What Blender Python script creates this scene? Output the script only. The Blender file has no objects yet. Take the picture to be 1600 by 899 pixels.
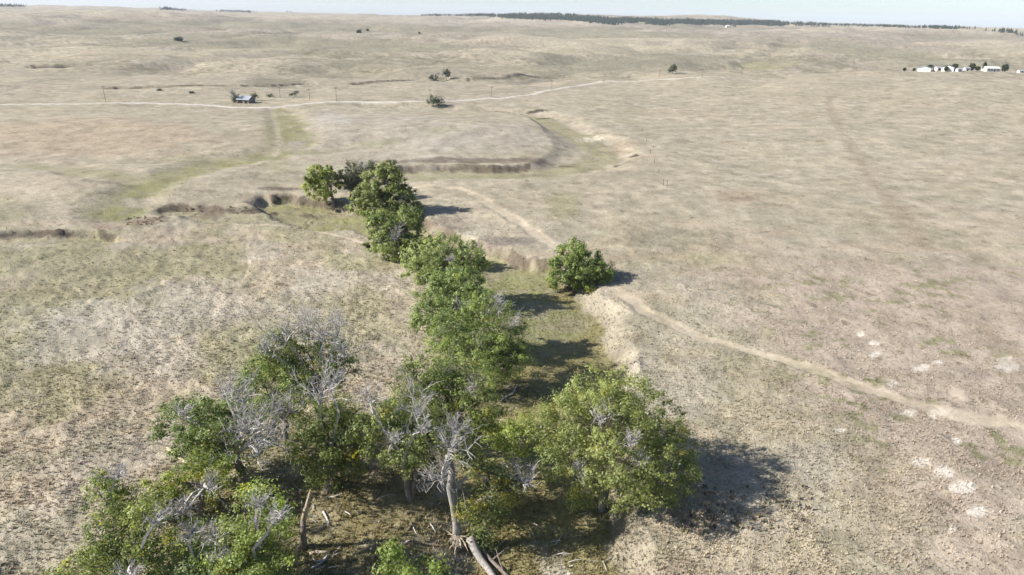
import bpy, math, random
import numpy as np
from mathutils import Matrix, Vector

scene = bpy.context.scene
COL = scene.collection
rng = np.random.default_rng(7)
R = math.radians

# ------------------------------------------------------------------ camera, light, exposure
CAM_H, PITCH, ROLL, FPX = 45.0, R(21.5), R(1.25), 1600 * 24 / 36
SUN_EL, SUN_AZ = R(33.5), R(8)          # shadows fall to the right, SUN_AZ away from the camera
EXPOSURE = 1.2
f0 = np.array([0, math.cos(PITCH), -math.sin(PITCH)])
r0 = np.array([1.0, 0, 0]); u0 = np.array([0, math.sin(PITCH), math.cos(PITCH)])
cr = r0 * math.cos(ROLL) + u0 * math.sin(ROLL)
cu = u0 * math.cos(ROLL) - r0 * math.sin(ROLL)
cam_d = bpy.data.cameras.new('camera'); cam = bpy.data.objects.new('camera', cam_d); COL.objects.link(cam)
cam_d.lens = 24; cam_d.sensor_width = 36; cam_d.clip_end = 60000; cam_d.clip_start = 0.5
m = Matrix(((cr[0], cu[0], -f0[0], 0), (cr[1], cu[1], -f0[1], 0), (cr[2], cu[2], -f0[2], CAM_H), (0, 0, 0, 1)))
cam.matrix_world = m
scene.camera = cam

world = bpy.data.worlds.new('World'); scene.world = world; world.use_nodes = True
nt = world.node_tree; nt.nodes.clear()
sky = nt.nodes.new('ShaderNodeTexSky'); sky.sky_type = 'NISHITA'; sky.sun_disc = False
sky.sun_elevation = SUN_EL
sdir = np.array([-math.cos(SUN_AZ) * math.cos(SUN_EL), -math.sin(SUN_AZ) * math.cos(SUN_EL), math.sin(SUN_EL)])
sky.sun_rotation = math.atan2(sdir[0], sdir[1])
sky.altitude = 1900; sky.air_density = 1.0; sky.dust_density = 3.2; sky.ozone_density = 2.2
bg = nt.nodes.new('ShaderNodeBackground'); bg.inputs['Strength'].default_value = 0.076
wo = nt.nodes.new('ShaderNodeOutputWorld')
nt.links.new(sky.outputs[0], bg.inputs[0]); nt.links.new(bg.outputs[0], wo.inputs[0])
sun_d = bpy.data.lights.new('sun', 'SUN'); sun_d.energy = 5.0; sun_d.angle = R(0.53); sun_d.color = (1.0, 0.955, 0.88)
sun = bpy.data.objects.new('sun', sun_d); COL.objects.link(sun)
sun.rotation_euler = Vector(-sdir).to_track_quat('-Z', 'Y').to_euler()
scene.view_settings.view_transform = 'Standard'; scene.view_settings.look = 'None'
scene.view_settings.exposure = EXPOSURE; scene.view_settings.gamma = 1.0
scene.cycles.max_bounces = 6; scene.cycles.transparent_max_bounces = 4; scene.cycles.volume_bounces = 0
scene.cycles.diffuse_bounces = 3

# ------------------------------------------------------------------ noise
PERM = np.random.default_rng(3).permutation(256); PERM = np.concatenate([PERM, PERM, PERM])
VAL = np.random.default_rng(4).random(256)
def vnoise(x, y, seed=0):
    x = np.asarray(x, float) + seed * 17.3; y = np.asarray(y, float) - seed * 9.7
    ix = np.floor(x).astype(np.int64); iy = np.floor(y).astype(np.int64)
    fx = x - ix; fy = y - iy
    fx = fx * fx * fx * (fx * (fx * 6 - 15) + 10); fy = fy * fy * fy * (fy * (fy * 6 - 15) + 10)
    def h(a, b): return VAL[PERM[PERM[a & 255] + (b & 255)]]
    a = h(ix, iy); b = h(ix + 1, iy); c = h(ix, iy + 1); d = h(ix + 1, iy + 1)
    return (a + (b - a) * fx) * (1 - fy) + (c + (d - c) * fx) * fy
def fbm(x, y, scale, octv=4, seed=0, gain=0.5):
    s = 0; amp = 1; tot = 0
    for o in range(octv):
        c, sn = math.cos(o * 0.7 + 0.3), math.sin(o * 0.7 + 0.3)
        k = 2.03 ** o / scale
        s = s + amp * vnoise((x * c - y * sn) * k, (x * sn + y * c) * k, seed + o * 3); tot += amp; amp *= gain
    return s / tot
def S(t):
    t = np.clip(t, 0, 1); return t * t * (3 - 2 * t)

# ------------------------------------------------------------------ the lie of the land
def macro(x, y):
    x = np.asarray(x, float); y = np.asarray(y, float)
    r = np.hypot(x, y)
    z = 0.8 * (fbm(x, y, 90, 3, 1) - 0.5) * S(r / 150) * 2
    # long hill on the right with its crest some 550 m out
    zc = 14.5 * S((x - 20) / 330 + 0.02)
    prof = S((y - 40) / 520) * (1 - 0.85 * S((y - 560 - 0.05 * x) / 170))
    z = z + zc * prof
    # rounded rise inside the creek's bend, terraces to the left
    z = z + 4.2 * np.exp(-((x + 28) / 62) ** 2 - ((y - 288) / 34) ** 2)
    z = z + 2.6 * np.exp(-((x + 150) / 70) ** 2 - ((y - 275) / 38) ** 2)
    z = z + 2.2 * S((-x - 60) / 60) * S((y - 40) / 60) * (1 - S((y - 190) / 30))
    # rolling prairie rising toward the far ridges
    far = S((y - 520) / 900)
    z = z + far * (fbm(x, y, 420, 4, 5) - 0.5) * 34
    z = z + S((y - 700) / 1500) * (fbm(x, y, 1100, 3, 8) - 0.5) * 60
    z = z + 38 * S((y - 750) / 3600) + 8 * S((y - 4500) / 3500)
    z = z + 24 * np.exp(-((y - 3650) / 380) ** 2) * S((x + 250) / 400) * (1 - S((x - 900) / 1400)) * (0.65 + 0.7 * fbm(x, y, 420, 2, 21))
    z = z + S((y - 420) / 200) * (1 - np.abs(fbm(x, y, 170, 3, 15) - 0.5) * 5).clip(0, 1) * -6.0
    z = z + S((y - 300) / 150) * (1 - S((y - 2500) / 1500)) * (fbm(x, y, 85, 3, 17) - .5) * 4.5 * (1 - .6 * S((x - 60) / 80) * (1 - S((y - 560) / 60)))
    return z

def ray(u, v):
    d = f0 + cr * (u - 800) / FPX + cu * (449.5 - v) / FPX
    return d
def at(u, v, hf=None):
    hf = hf or macro
    d = ray(u, v); d = d / np.linalg.norm(d)
    t = np.geomspace(40, 9000, 900)
    p = d[None] * t[:, None]
    g = hf(p[:, 0], p[:, 1]) - (CAM_H + p[:, 2])
    k = np.argmax(g > 0)
    if g[k] <= 0: k = len(t) - 1
    lo, hi = t[max(k - 1, 0)], t[k]
    for _ in range(18):
        mid = (lo + hi) / 2; q = d * mid
        if hf(q[0:1], q[1:2])[0] > CAM_H + q[2]: hi = mid
        else: lo = mid
    q = d * hi
    return np.array([q[0], q[1], CAM_H + q[2]])
def at_y(u, v, y):
    d = ray(u, v); q = d * (y / d[1]); return np.array([q[0], q[1], CAM_H + q[2]])
def axis(p): return float(np.dot(np.asarray(p) - np.array([0, 0, CAM_H]), f0))

def line(pts):
    out = [at(p[0], p[1])[:2] for p in pts]
    ex = [p[2] if len(p) > 2 else 0 for p in pts]
    return np.array(out), np.array(ex, float)
def smooth_line(L, n=5):
    P, w = L
    if len(P) < 3: return L
    o, ow = [], []
    for i in range(len(P) - 1):
        p0, p1, p2, p3 = P[max(i - 1, 0)], P[i], P[i + 1], P[min(i + 2, len(P) - 1)]
        for k in range(n):
            t = k / n
            o.append(0.5 * (2 * p1 + (p2 - p0) * t + (2 * p0 - 5 * p1 + 4 * p2 - p3) * t * t + (3 * p1 - p0 - 3 * p2 + p3) * t ** 3))
            ow.append(w[i] + (w[i + 1] - w[i]) * t)
    o.append(P[-1]); ow.append(w[-1])
    return np.array(o), np.array(ow)
def dist_line(x, y, L, reach):
    """distance, side (+ left of travel), width at the nearest point"""
    P, w = L
    d = np.full(x.shape, 1e9); s = np.zeros(x.shape); ww = np.zeros(x.shape)
    bb = (x > P[:, 0].min() - reach) & (x < P[:, 0].max() + reach) & (y > P[:, 1].min() - reach) & (y < P[:, 1].max() + reach)
    idx = np.nonzero(bb)[0]
    if len(idx) == 0: return d, s, ww
    X, Y = x[idx], y[idx]; D = np.full(len(idx), 1e9); SS = np.zeros(len(idx)); W = np.zeros(len(idx))
    for i in range(len(P) - 1):
        a, b = P[i], P[i + 1]; e = b - a; L2 = max(e @ e, 1e-9)
        t = np.clip(((X - a[0]) * e[0] + (Y - a[1]) * e[1]) / L2, 0, 1)
        dx, dy = X - a[0] - t * e[0], Y - a[1] - t * e[1]
        dd = np.hypot(dx, dy); k = dd < D
        D = np.where(k, dd, D); SS = np.where(k, np.sign(e[0] * dy - e[1] * dx), SS); W = np.where(k, w[i] + t * (w[i + 1] - w[i]), W)
    d[idx] = D; s[idx] = SS; ww[idx] = W
    return d, s, ww

# channels: centre line (pixel of the ground point, half width in m), depth, flank on the left / right of travel
CH = {}
def channel(name, pts, depth, fl, fr): CH[name] = (smooth_line(line(pts)), depth, fl, fr)
channel('creek_low', [(850, 1050, 7), (862, 930, 6), (868, 830, 6), (850, 720, 8), (852, 640, 9), (868, 560, 8.5), (853, 490, 9), (830, 445, 8.5), (775, 412, 6.5),
                      (715, 390, 6), (660, 368, 6), (610, 345, 7), (560, 335, 8), (520, 334, 9), (470, 320, 7), (440, 312, 4)], 2.6, 9, 1.8)
channel('west_cut', [(440, 330, 6), (395, 334, 5), (345, 333, 4), (300, 326, 2.2), (262, 327, 1.2)], 1.2, 6, 2.6)
channel('creek_bend', [(590, 290, 4), (600, 273, 5), (650, 267, 6), (720, 266, 5), (800, 265, 4), (880, 260, 5), (935, 243, 5.5), (925, 222, 5), (885, 200, 4.5), (845, 181, 5),
                       (780, 173, 3.5), (700, 168.5, 2.5), (640, 165.5, 2), (570, 164.5, 1.2)], 2.0, 4.0, 12.0)
channel('gully_left', [(-120, 378, 1.5), (0, 371, 1.5), (60, 368, 1.6), (125, 366, 1.2), (165, 370, .6)], 1.3, 1.8, 6)
channel('swale', [(185, 335, 2), (215, 300, 2.5), (250, 280, 2.5), (330, 258, 3), (440, 236, 4), (468, 222, 3.5), (455, 195, 3.5), (442, 172, 3)], 0.9, 9, 9)
channel('swale_far', [(468, 236, 4), (560, 226, 4), (640, 214, 3), (700, 200, 3)], .7, 8, 8)
channel('cut_a', [(190, 137, 3), (300, 134, 4), (400, 133, 4), (475, 131, 3)], 2.6, 2, 8)
channel('cut_b', [(560, 131, 3), (590, 127, 4), (640, 125, 3), (690, 124, 2.5)], 1.6, 3.6, 8)
channel('cut_c', [(740, 125, 3), (800, 123, 4), (850, 121, 3), (905, 119, 3)], 1.1, 3.9, 8)
channel('cut_d', [(60, 104, 5), (95, 103, 7), (130, 101, 5)], 3, 4, 6)
channel('small_gully', [(462, 352, .5), (475, 338, .6), (492, 325, .6), (522, 319, .4)], .8, .5, .5)
channel('left_terrace', [(-60, 256, 4), (60, 258, 4), (150, 268, 4), (215, 280, 3)], .9, 8, 5)
channel('draw', [(1240, 62, 10), (1190, 98, 12), (1150, 108, 6)], 4, 30, 30)

ROAD = smooth_line(line([(-200, 167, 2.1), (0, 164, 2.1), (110, 163, 2.1), (200, 161.5, 2.1), (300, 164, 2.1), (380, 169, 2.1), (430, 168.5, 2.1), (480, 163, 2.1), (526, 160, 2.1), (600, 160, 2.1), (700, 158.5, 2.1),
                         (760, 155, 2.1), (800, 152, 2.1), (870, 140, 2.1), (925, 131, 2.1), (960, 127.5, 2.1), (1040, 124.8, 2.4), (1130, 121, 1.8)]))
TRACK = smooth_line(line([(640, 288, 1.02), (690, 291, 1.27), (730, 299, 1.44), (770, 322, 1.53), (820, 354, 1.53), (865, 384, 1.78), (905, 408, 1.61), (945, 437, 1.61), (980, 467, 1.44), (1020, 492, 1.36), (1080, 520, 1.27),
                          (1150, 542, 1.27), (1250, 571, 1.27), (1350, 604, 1.44), (1450, 637, 1.53), (1600, 668, 1.36), (1800, 705, 1.27)]))
OLDTRACK = smooth_line(line([(1395, 125, 1.6), (1330, 140, 1.6), (1296, 158, 1.8), (1305, 190, 1.8), (1335, 235, 2), (1365, 285, 2.2), (1400, 330, 2.6), (1440, 378, 2.6)]))
OLDTRACK2 = smooth_line(line([(1440, 378, 1.4), (1480, 430, 1.2), (1520, 490, 1.2), (1570, 560, 2.0), (1630, 640, 2)]))
TRACK2 = smooth_line(line([(428, 240, 1.2), (436, 215, 1.4), (430, 190, 1.5), (424, 170, 1.5)]))
FOOTPATH = smooth_line(line([(235, 331, .5), (275, 340, .5), (340, 348, .5), (430, 353, .5), (500, 362, .5), (575, 382, .5)]))
FOOT2 = smooth_line(line([(385, 398, .25), (388, 420, .3), (375, 445, .3), (352, 472, .25)]))

ERO = [smooth_line(line(p)) for p in (
    [(135, 109, 1.5), (165, 103, 1.5), (190, 98, 1.5), (212, 91, 1.2)], [(140, 113, 1), (175, 111, 1.3), (200, 117, 1.3), (205, 124, 1)], [(165, 62, 2), (200, 66, 2.5), (232, 67, 2)],
    [(400, 53, 4), (440, 52, 4), (475, 50, 3)], [(290, 64, 3), (320, 61, 2)], [(0, 131, 1.5), (60, 130, 2), (110, 133, 1.5)], [(300, 158, 1), (345, 163, 1)], [(560, 112, 2), (620, 107, 2), (680, 98, 2), (715, 88, 2)],
    [(1100, 170, .8), (1150, 164, .8), (1185, 164, .8)], [(1120, 215, .5), (1160, 212, .5), (1200, 216, .5)], [(1180, 228, .6), (1200, 230, .6)], [(1375, 152, .8), (1420, 156, .6)], [(980, 172, .8), (1030, 166, .8), (1060, 168, .6)])]
def carve(x, y):
    drop = np.zeros(x.shape); lush = np.zeros(x.shape); bank = np.zeros(x.shape)
    wob = (fbm(x, y, 7, 3, 31) - 0.5)
    for nm, (L, dep, fl, fr) in CH.items():
        d, s, w = dist_line(x, y, L, 45)
        near = d < 60
        if not near.any(): continue
        d = d + wob * np.minimum(4.5, 0.8 * w + .3)
        fw = np.where(s > 0, fl, fr)
        if nm == 'creek_bend': fw = np.where(s > 0, 4 + 11 * S((x - 4) / 14), fw)
        if nm == 'creek_low':      # gentler western side, cut eastern and northern side
            fw = np.where(s > 0, np.where(y > 118, 6.0, fl), np.where(y > 118, 2.2, 4.15))
        k = np.clip((d - w) / fw, 0, 1)
        q = dep * (1 - S(k))
        drop = np.maximum(drop, np.where(near, q, 0))
        lush_w = {'creek_low': 1, 'creek_bend': .55, 'swale': .95, 'swale_far': .8, 'draw': .12, 'left_terrace': .45, 'gully_left': .3, 'west_cut': .45}.get(nm, 0.25)
        if nm.startswith('swale'): lush_w = lush_w * S((fbm(x, y, 10, 3, 33) - .36) / .2)
        lush = np.maximum(lush, np.where(near, lush_w * (1 - S((d - w * 0.9) / (2.5 if nm != 'swale' else 7))), 0))
        if nm not in ('swale', 'swale_far', 'draw', 'left_terrace'):
            steep = np.clip(9 * k * (1 - k), 0, 1) * (fw < 4.2)
            bank = np.maximum(bank, np.where(near, steep, 0))
    return drop, lush, bank

def masks(x, y):
    """everything the ground's colour depends on"""
    M = {}
    M['drop'], M['lush'], M['bank'] = carve(x, y)
    wob = (fbm(x, y, 3.5, 2, 41) - 0.5)
    def band(L, reach=14, soft=0.8, wb=1.2):
        d, s, w = dist_line(x, y, L, reach)
        d = d + wob * wb
        return 1 - S((d - w + soft * .5) / soft), d, w
    M['road'], M['road_d'], _ = band(ROAD, 30, 0.8, .4)
    M['track'], M['track_d'], M['track_w'] = band(TRACK, 14, 1.3, 2.2)
    M['er'] = np.max([band(L, 20, 3, 3)[0] for L in ERO], axis=0)
    M['old'] = np.maximum(band(OLDTRACK, 14, 2.2, 3.4)[0], band(OLDTRACK2, 14, 2, 2)[0] * .6)
    M['track2'] = band(TRACK2, 14, 1.6, 2)[0]
    M['foot'] = np.maximum(band(FOOTPATH, 8, .5, .5)[0], band(FOOT2, 8, .5, .3)[0] * .6)
    return M

SPOTS = {}
def spot(x, y, u, v, ru, rv):
    if (u, v, ru, rv) not in SPOTS: SPOTS[u, v, ru, rv] = (at(u, v)[:2], at(u + ru, v)[:2], at(u, v - rv)[:2])
    c, a, b = SPOTS[u, v, ru, rv]; a = a - c; b = b - c
    la = np.hypot(*a); lb = np.hypot(*b); a = a / la; b = b / lb
    dx, dy = x - c[0], y - c[1]; det = a[0] * b[1] - a[1] * b[0]
    return np.hypot((dx * b[1] - dy * b[0]) / det / la, (dy * a[0] - dx * a[1]) / det / lb)

def lumps(x, y, M):
    r = np.hypot(x, y)
    fade = 1 - S((r - 90) / 190)
    k = 1 - 0.75 * np.maximum(np.maximum(M['track'], M['road']), M['foot'])
    left = 0.55 + 0.75 * S((5 - x) / 30)
    n1 = fbm(x * .8, y, 1.25, 2, 51); n2 = vnoise(x * 2.1, y * 2.1, 55)
    z = (np.clip(n1 - .34, 0, 1) * 0.42 + (n2 - .5) * 0.12) * left * fade * k
    z = z + (fbm(x, y, 9, 3, 61) - .5) * 0.7 * (1 - S((r - 150) / 400)) * k
    z = z + M['bank'] * (fbm(x, y, 3.2, 4, 71) - .5) * np.where(y > 118, 1.5, .9)
    z = z + (fbm(x, y, 30, 3, 63) - .5) * 1.2 * S((r - 150) / 150) * (1 - M['road'])
    return z
def height(x, y, M=None, lum=True):
    x = np.atleast_1d(np.asarray(x, float)); y = np.atleast_1d(np.asarray(y, float))
    if M is None: M = masks(x, y)
    z = macro(x, y) - M['drop']
    z = z - 0.12 * M['track'] + 0.25 * M['road']
    if lum: z = z + lumps(x, y, M)
    return z
def hz(x, y): return float(height([x], [y])[0])
def hfast(x, y):
    x = np.asarray(x, float); y = np.asarray(y, float)
    return macro(x, y) - carve(x, y)[0]
def ground(u, v):
    p = at(u, v, hgrid); p[2] = hz(p[0], p[1]); return p

C_ = lambda *a: np.array(a, float)
STRAW, STRAW2 = C_(.318, .278, .208), C_(.290, .244, .180)
GREY, SAGE = C_(.308, .284, .242), C_(.238, .220, .158)
OLIVE, GREEN = C_(.200, .188, .104), C_(.120, .128, .050)
GOLD = C_(.215, .185, .086)
SOIL, PALE, BROWN, ROADC, TRACKC = C_(.298, .248, .200), C_(.47, .43, .375), C_(.110, .088, .066), C_(.40, .375, .325), C_(.350, .298, .226)
def mixc(c, d, t): return c * (1 - t[:, None]) + d[None] * t[:, None]
def ground_colour(x, y, M):
    r = np.hypot(x, y)
    n = len(x)
    big = fbm(x, y, 38, 4, 81); mid = fbm(x, y, 11, 4, 83); fine = fbm(x, y, 2.6, 3, 85)
    huge = fbm(x, y, 260, 4, 87)
    c = np.tile(STRAW, (n, 1))
    c = mixc(c, STRAW2, S((big - .40) / .25) * .8)
    c = mixc(c, GREY, S((mid - .50) / .16) * .42 * S((big * .5 + fbm(x, y, 55, 3, 89) * .5 - .38) / .2))
    c = mixc(c, SAGE, S((fbm(x, y, 6, 4, 91) - .54) / .14) * .55)
    # olive flushes on the near left slope
    lf = S((-x - 4) / 25) * (1 - S((y - 130) / 60))
    c = mixc(c, OLIVE, lf * S((fbm(x * 1.0 + y * .5, y * .8, 13, 4, 93) - .52) / .16) * .6)
    c = mixc(c, OLIVE, (1 - lf) * S((fbm(x, y, 26, 4, 95) - .60) / .10) * .22)
    # right slope drier and browner, with bare soil low down
    bare = S((x - 28) / 18) * (1 - S((y - 118) / 30)) * S((y - 45 + x * .1) / 10)
    bare = bare * S((fbm(x, y, 24, 3, 97) * .75 + fbm(x, y, 5, 3, 98) * .25 + .10 * S((x - 45) / 30) - .36) / .16)
    c = mixc(c, SOIL, bare * .85)
    c = mixc(c, GREEN * 1.15, bare * S((fbm(x, y, 1.8, 3, 99) - .62) / .06) * S((fbm(x, y, 9, 2, 100) - .5) / .1) * .6)
    # far country: broad bands of greyer and darker grass
    fr_ = S((y - 300) / 300) * (1 - .9 * S((x - 40) / 60) * (1 - S((y - 560) / 60)))
    c = mixc(c, C_(.275, .242, .184), fr_ * S((huge - .42) / .2) * .8)
    c = mixc(c, C_(.165, .150, .100), fr_ * S((fbm(x, y * .6, 120, 4, 101) - .53) / .12) * .6 * (.35 + .65 * S((fbm(x, y, 22, 3, 109) - .4) / .2)))
    c = mixc(c, C_(.10, .092, .062), S((y - 140) / 120) * S((fbm(x, y * .7, 14, 4, 111) - .62) / .05) * .34)
    c = mixc(c, C_(.115, .105, .07), S((y - 110) / 120) * S((fbm(x, y, 4.2, 3, 112) - .63) / .05) * .5)
    c = mixc(c, C_(.262, .222, .182), S((y - 1100) / 900) * .55)
    swell = fbm(x, y, 420, 4, 5); sw = S((y - 560) / 300)
    c = mixc(c, C_(.175, .162, .108), sw * S((.47 - swell) / .10) * .6); c = mixc(c, C_(.33, .292, .214), sw * S((swell - .54) / .10) * .5)
    c = mixc(c, C_(.120, .112, .075), S((M['er'] - .3) / .5) * .8)
    cal = .5 * S((y - 125) / 60) * (1 - S((y - 560) / 60))
    c = mixc(c, C_(.292, .258, .196), cal)
    # creek floor, banks
    lush = M['lush']
    c = mixc(c, C_(.182, .178, .088), np.clip(lush, 0, 1) * (.5 + .5 * S((fine - .35) / .3)))
    c = mixc(c, GOLD, np.clip(lush, 0, 1) * S((fbm(x, y, 8, 3, 103) - .42) / .15) * .7 * (1 - .75 * S((y - 115) / 40)))
    c = mixc(c, BROWN, M['bank'] * S((fbm(x, y, 4, 4, 105) - np.where(y > 200, .2, .33)) / .25) * np.where(y > 118, .9, .42))
    c = mixc(c, C_(.262, .236, .188), M['bank'] * np.where(y <= 118, .5, 0))
    dry = 0
    def sp(u, v, ru, rv, col, k, jag=.9):
        nonlocal c
        q = spot(x, y, u, v, ru, rv); ii = np.nonzero(q < 2.2)[0]
        if len(ii) == 0: return
        c[ii] = mixc(c[ii], col, k * (1 - S((q[ii] + (fbm(x[ii], y[ii], max(ru / 60., .6), 3, int(u)) - .5) * jag - .6) / .5)))
    sand = C_(.42, .385, .32)
    sp(862, 850, 26, 34, sand, .9); sp(840, 822, 26, 12, sand * .8, .7); sp(880, 868, 26, 18, sand, .9)
    for u, v, ru, rv in ((1505, 765, 20, 9), (1526, 802, 15, 7), (1467, 643, 16, 7), (1367, 536, 8, 4), (1368, 554, 9, 4), (1437, 725, 14, 7), (1475, 740, 16, 8), (1440, 575, 12, 5), (1312, 676, 9, 4),
                         (1465, 568, 8, 3), (1572, 570, 14, 12), (1495, 690, 8, 5), (1345, 523, 6, 3), (1580, 575, 12, 6), (1487, 829, 6, 4), (1395, 600, 8, 4), (1420, 645, 12, 5)):
        sp(u, v, ru * 1.25, rv * 1.25, PALE, .95, .6)
    sp(620, 790, 130, 110, GOLD * .8, .75, 1.2); sp(480, 800, 130, 90, GOLD * .8, .6, 1.2); sp(800, 800, 90, 100, GOLD * .85, .6, 1.2)
    sp(1152, 308, 42, 11, C_(.20, .145, .105), .45); sp(1050, 372, 90, 18, SAGE * .75, .5); sp(1110, 405, 60, 12, OLIVE, .4); sp(1400, 320, 20, 30, STRAW2 * .8, .4)
    sp(1430, 370, 22, 18, STRAW2 * .75, .5); sp(1260, 640, 60, 30, STRAW, .3); sp(880, 320, 30, 25, OLIVE, .6); sp(895, 360, 40, 20, SAGE, .5)
    sp(925, 212, 20, 3.5, C_(.44, .40, .31), .8, 2.4); sp(975, 228, 20, 9, C_(.30, .24, .18), .6); sp(1010, 245, 18, 6, C_(.30, .24, .18), .4)
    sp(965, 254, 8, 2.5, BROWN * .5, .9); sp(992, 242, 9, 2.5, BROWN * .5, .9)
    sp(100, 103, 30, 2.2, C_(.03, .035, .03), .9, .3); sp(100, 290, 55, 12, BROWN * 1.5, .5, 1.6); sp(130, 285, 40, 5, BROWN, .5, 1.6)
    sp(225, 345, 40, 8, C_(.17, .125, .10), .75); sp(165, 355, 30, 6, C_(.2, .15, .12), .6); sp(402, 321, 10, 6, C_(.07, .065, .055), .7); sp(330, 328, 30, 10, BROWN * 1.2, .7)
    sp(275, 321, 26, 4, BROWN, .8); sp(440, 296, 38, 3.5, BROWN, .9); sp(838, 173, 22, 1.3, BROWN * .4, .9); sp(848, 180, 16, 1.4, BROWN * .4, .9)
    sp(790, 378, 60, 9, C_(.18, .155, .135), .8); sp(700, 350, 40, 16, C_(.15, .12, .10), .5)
    sp(740, 251, 175, 5.5, BROWN * .9, .75, 1.0)
    sp(600, 118, 160, 7, SAGE * .7, .4); sp(430, 128, 60, 5, SAGE * .5, .7); sp(900, 100, 120, 12, SAGE * .7, .7); sp(1020, 92, 130, 11, SAGE * .7, .7); sp(1180, 100, 40, 8, OLIVE, .6)
    sp(130, 210, 220, 26, C_(.275, .212, .148), .5); sp(60, 290, 110, 22, STRAW * 1.06, .6); sp(520, 185, 40, 14, GREY * 1.12, .7); sp(600, 195, 130, 26, GREY, .35)
    sp(300, 250, 60, 14, OLIVE, .35); sp(430, 200, 22, 34, OLIVE, .5); sp(760, 215, 130, 24, GREY, .45)
    sp(150, 520, 150, 60, GREY * 1.06, .5); sp(300, 470, 120, 40, GREY, .4); sp(120, 600, 110, 30, OLIVE, .4); sp(1080, 600, 60, 50, GREY * 1.05, .4); sp(1270, 720, 60, 40, GREY, .4)
    sp(1010, 640, 40, 110, GREY, .5)
    # wear
    c = mixc(c, C_(.225, .185, .135), M['old'] * .65 * S((fine - .25) / .3))
    c = mixc(c, STRAW * 1.1, M['track2'] * .7)
    c = mixc(c, TRACKC * 1.12, M['foot'] * .9)
    rut = np.abs(np.abs(M['track_d']) - .95)
    c = mixc(c, TRACKC * 1.10, M['track'] * (.55 + .45 * (1 - S(rut / .45)) * (.6 + .4 * fine)))
    c = mixc(c, ROADC, M['road'])
    c = c * (0.80 + 0.40 * fine[:, None]) * (.92 + .16 * vnoise(x * 1.7, y * 1.7, 107)[:, None])
    return np.clip(c * C_(.94, .935, .93), .01, .8)

# ------------------------------------------------------------------ materials
def new_mat(name):
    mt = bpy.data.materials.new(name); mt.use_nodes = True
    return mt, mt.node_tree, mt.node_tree.nodes['Principled BSDF']
def ramp(n, pts):
    e = n.color_ramp.elements
    while len(e) < len(pts): e.new(0.5)
    for k, (p, c) in zip(e, pts): k.position = p; k.color = (*c, 1) if len(c) == 3 else c
def mat_ground(name, rough, s1, s2, lo, hi, bump, speck=1.0):
    mt, t, b = new_mat(name); N = t.nodes.new; Lk = t.links.new
    a = N('ShaderNodeAttribute'); a.attribute_name = 'tint'
    g = N('ShaderNodeNewGeometry')
    n1 = N('ShaderNodeTexNoise'); n1.inputs['Scale'].default_value = s1; n1.inputs['Detail'].default_value = 5; n1.inputs['Roughness'].default_value = .65
    n2 = N('ShaderNodeTexNoise'); n2.inputs['Scale'].default_value = s2; n2.inputs['Detail'].default_value = 3
    Lk(g.outputs['Position'], n1.inputs['Vector']); Lk(g.outputs['Position'], n2.inputs['Vector'])
    r1 = N('ShaderNodeValToRGB'); ramp(r1, [(.28, lo), (.50, (1, 1, 1)), (.72, hi)])
    Lk(n1.outputs['Fac'], r1.inputs[0])
    mx = N('ShaderNodeMix'); mx.data_type = 'RGBA'; mx.blend_type = 'MULTIPLY'; mx.inputs[0].default_value = 1
    Lk(a.outputs['Color'], mx.inputs[6]); Lk(r1.outputs[0], mx.inputs[7])
    n3 = N('ShaderNodeTexNoise'); n3.inputs['Scale'].default_value = .14; n3.inputs['Detail'].default_value = 8; n3.inputs['Roughness'].default_value = .72
    n4 = N('ShaderNodeTexNoise'); n4.inputs['Scale'].default_value = .38; n4.inputs['Detail'].default_value = 4; n4.inputs['Roughness'].default_value = .6
    r3 = N('ShaderNodeValToRGB'); ramp(r3, [(.34, (.80, .79, .76)), (.50, (1, 1, 1)), (.66, (1.16, 1.16, 1.17))])
    r4 = N('ShaderNodeValToRGB'); ramp(r4, [(.615, (1, 1, 1)), (.68, (speck, speck, speck * .92))])
    Lk(g.outputs['Position'], n3.inputs['Vector']); Lk(g.outputs['Position'], n4.inputs['Vector']); Lk(n3.outputs['Fac'], r3.inputs[0]); Lk(n4.outputs['Fac'], r4.inputs[0])
    m3 = N('ShaderNodeMix'); m3.data_type = 'RGBA'; m3.blend_type = 'MULTIPLY'; m3.inputs[0].default_value = 1
    m4 = N('ShaderNodeMix'); m4.data_type = 'RGBA'; m4.blend_type = 'MULTIPLY'; m4.inputs[0].default_value = 1
    Lk(mx.outputs[2], m3.inputs[6]); Lk(r3.outputs[0], m3.inputs[7]); Lk(m3.outputs[2], m4.inputs[6]); Lk(r4.outputs[0], m4.inputs[7])
    Lk(m4.outputs[2], b.inputs['Base Color'])
    b.inputs['Roughness'].default_value = rough; b.inputs['Specular IOR Level'].default_value = .12
    ad = N('ShaderNodeMath'); ad.operation = 'ADD'; Lk(n1.outputs['Fac'], ad.inputs[0]); Lk(n2.outputs['Fac'], ad.inputs[1])
    bp = N('ShaderNodeBump'); bp.inputs['Strength'].default_value = bump; bp.inputs['Distance'].default_value = .25
    Lk(ad.outputs[0], bp.inputs['Height']); Lk(bp.outputs[0], b.inputs['Normal'])
    return mt
M_GRASS = mat_ground('dry_grass', .95, 1.9, 5.5, (.74, .72, .67), (1.16, 1.16, 1.18), .6, .62)
M_DIRT = mat_ground('packed_dirt', .95, 2.4, 9, (.76, .73, .68), (1.16, 1.16, 1.17), .3)
M_GRAVEL = mat_ground('gravel', .95, 3, 12, (.85, .85, .83), (1.10, 1.10, 1.10), .2)

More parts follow.
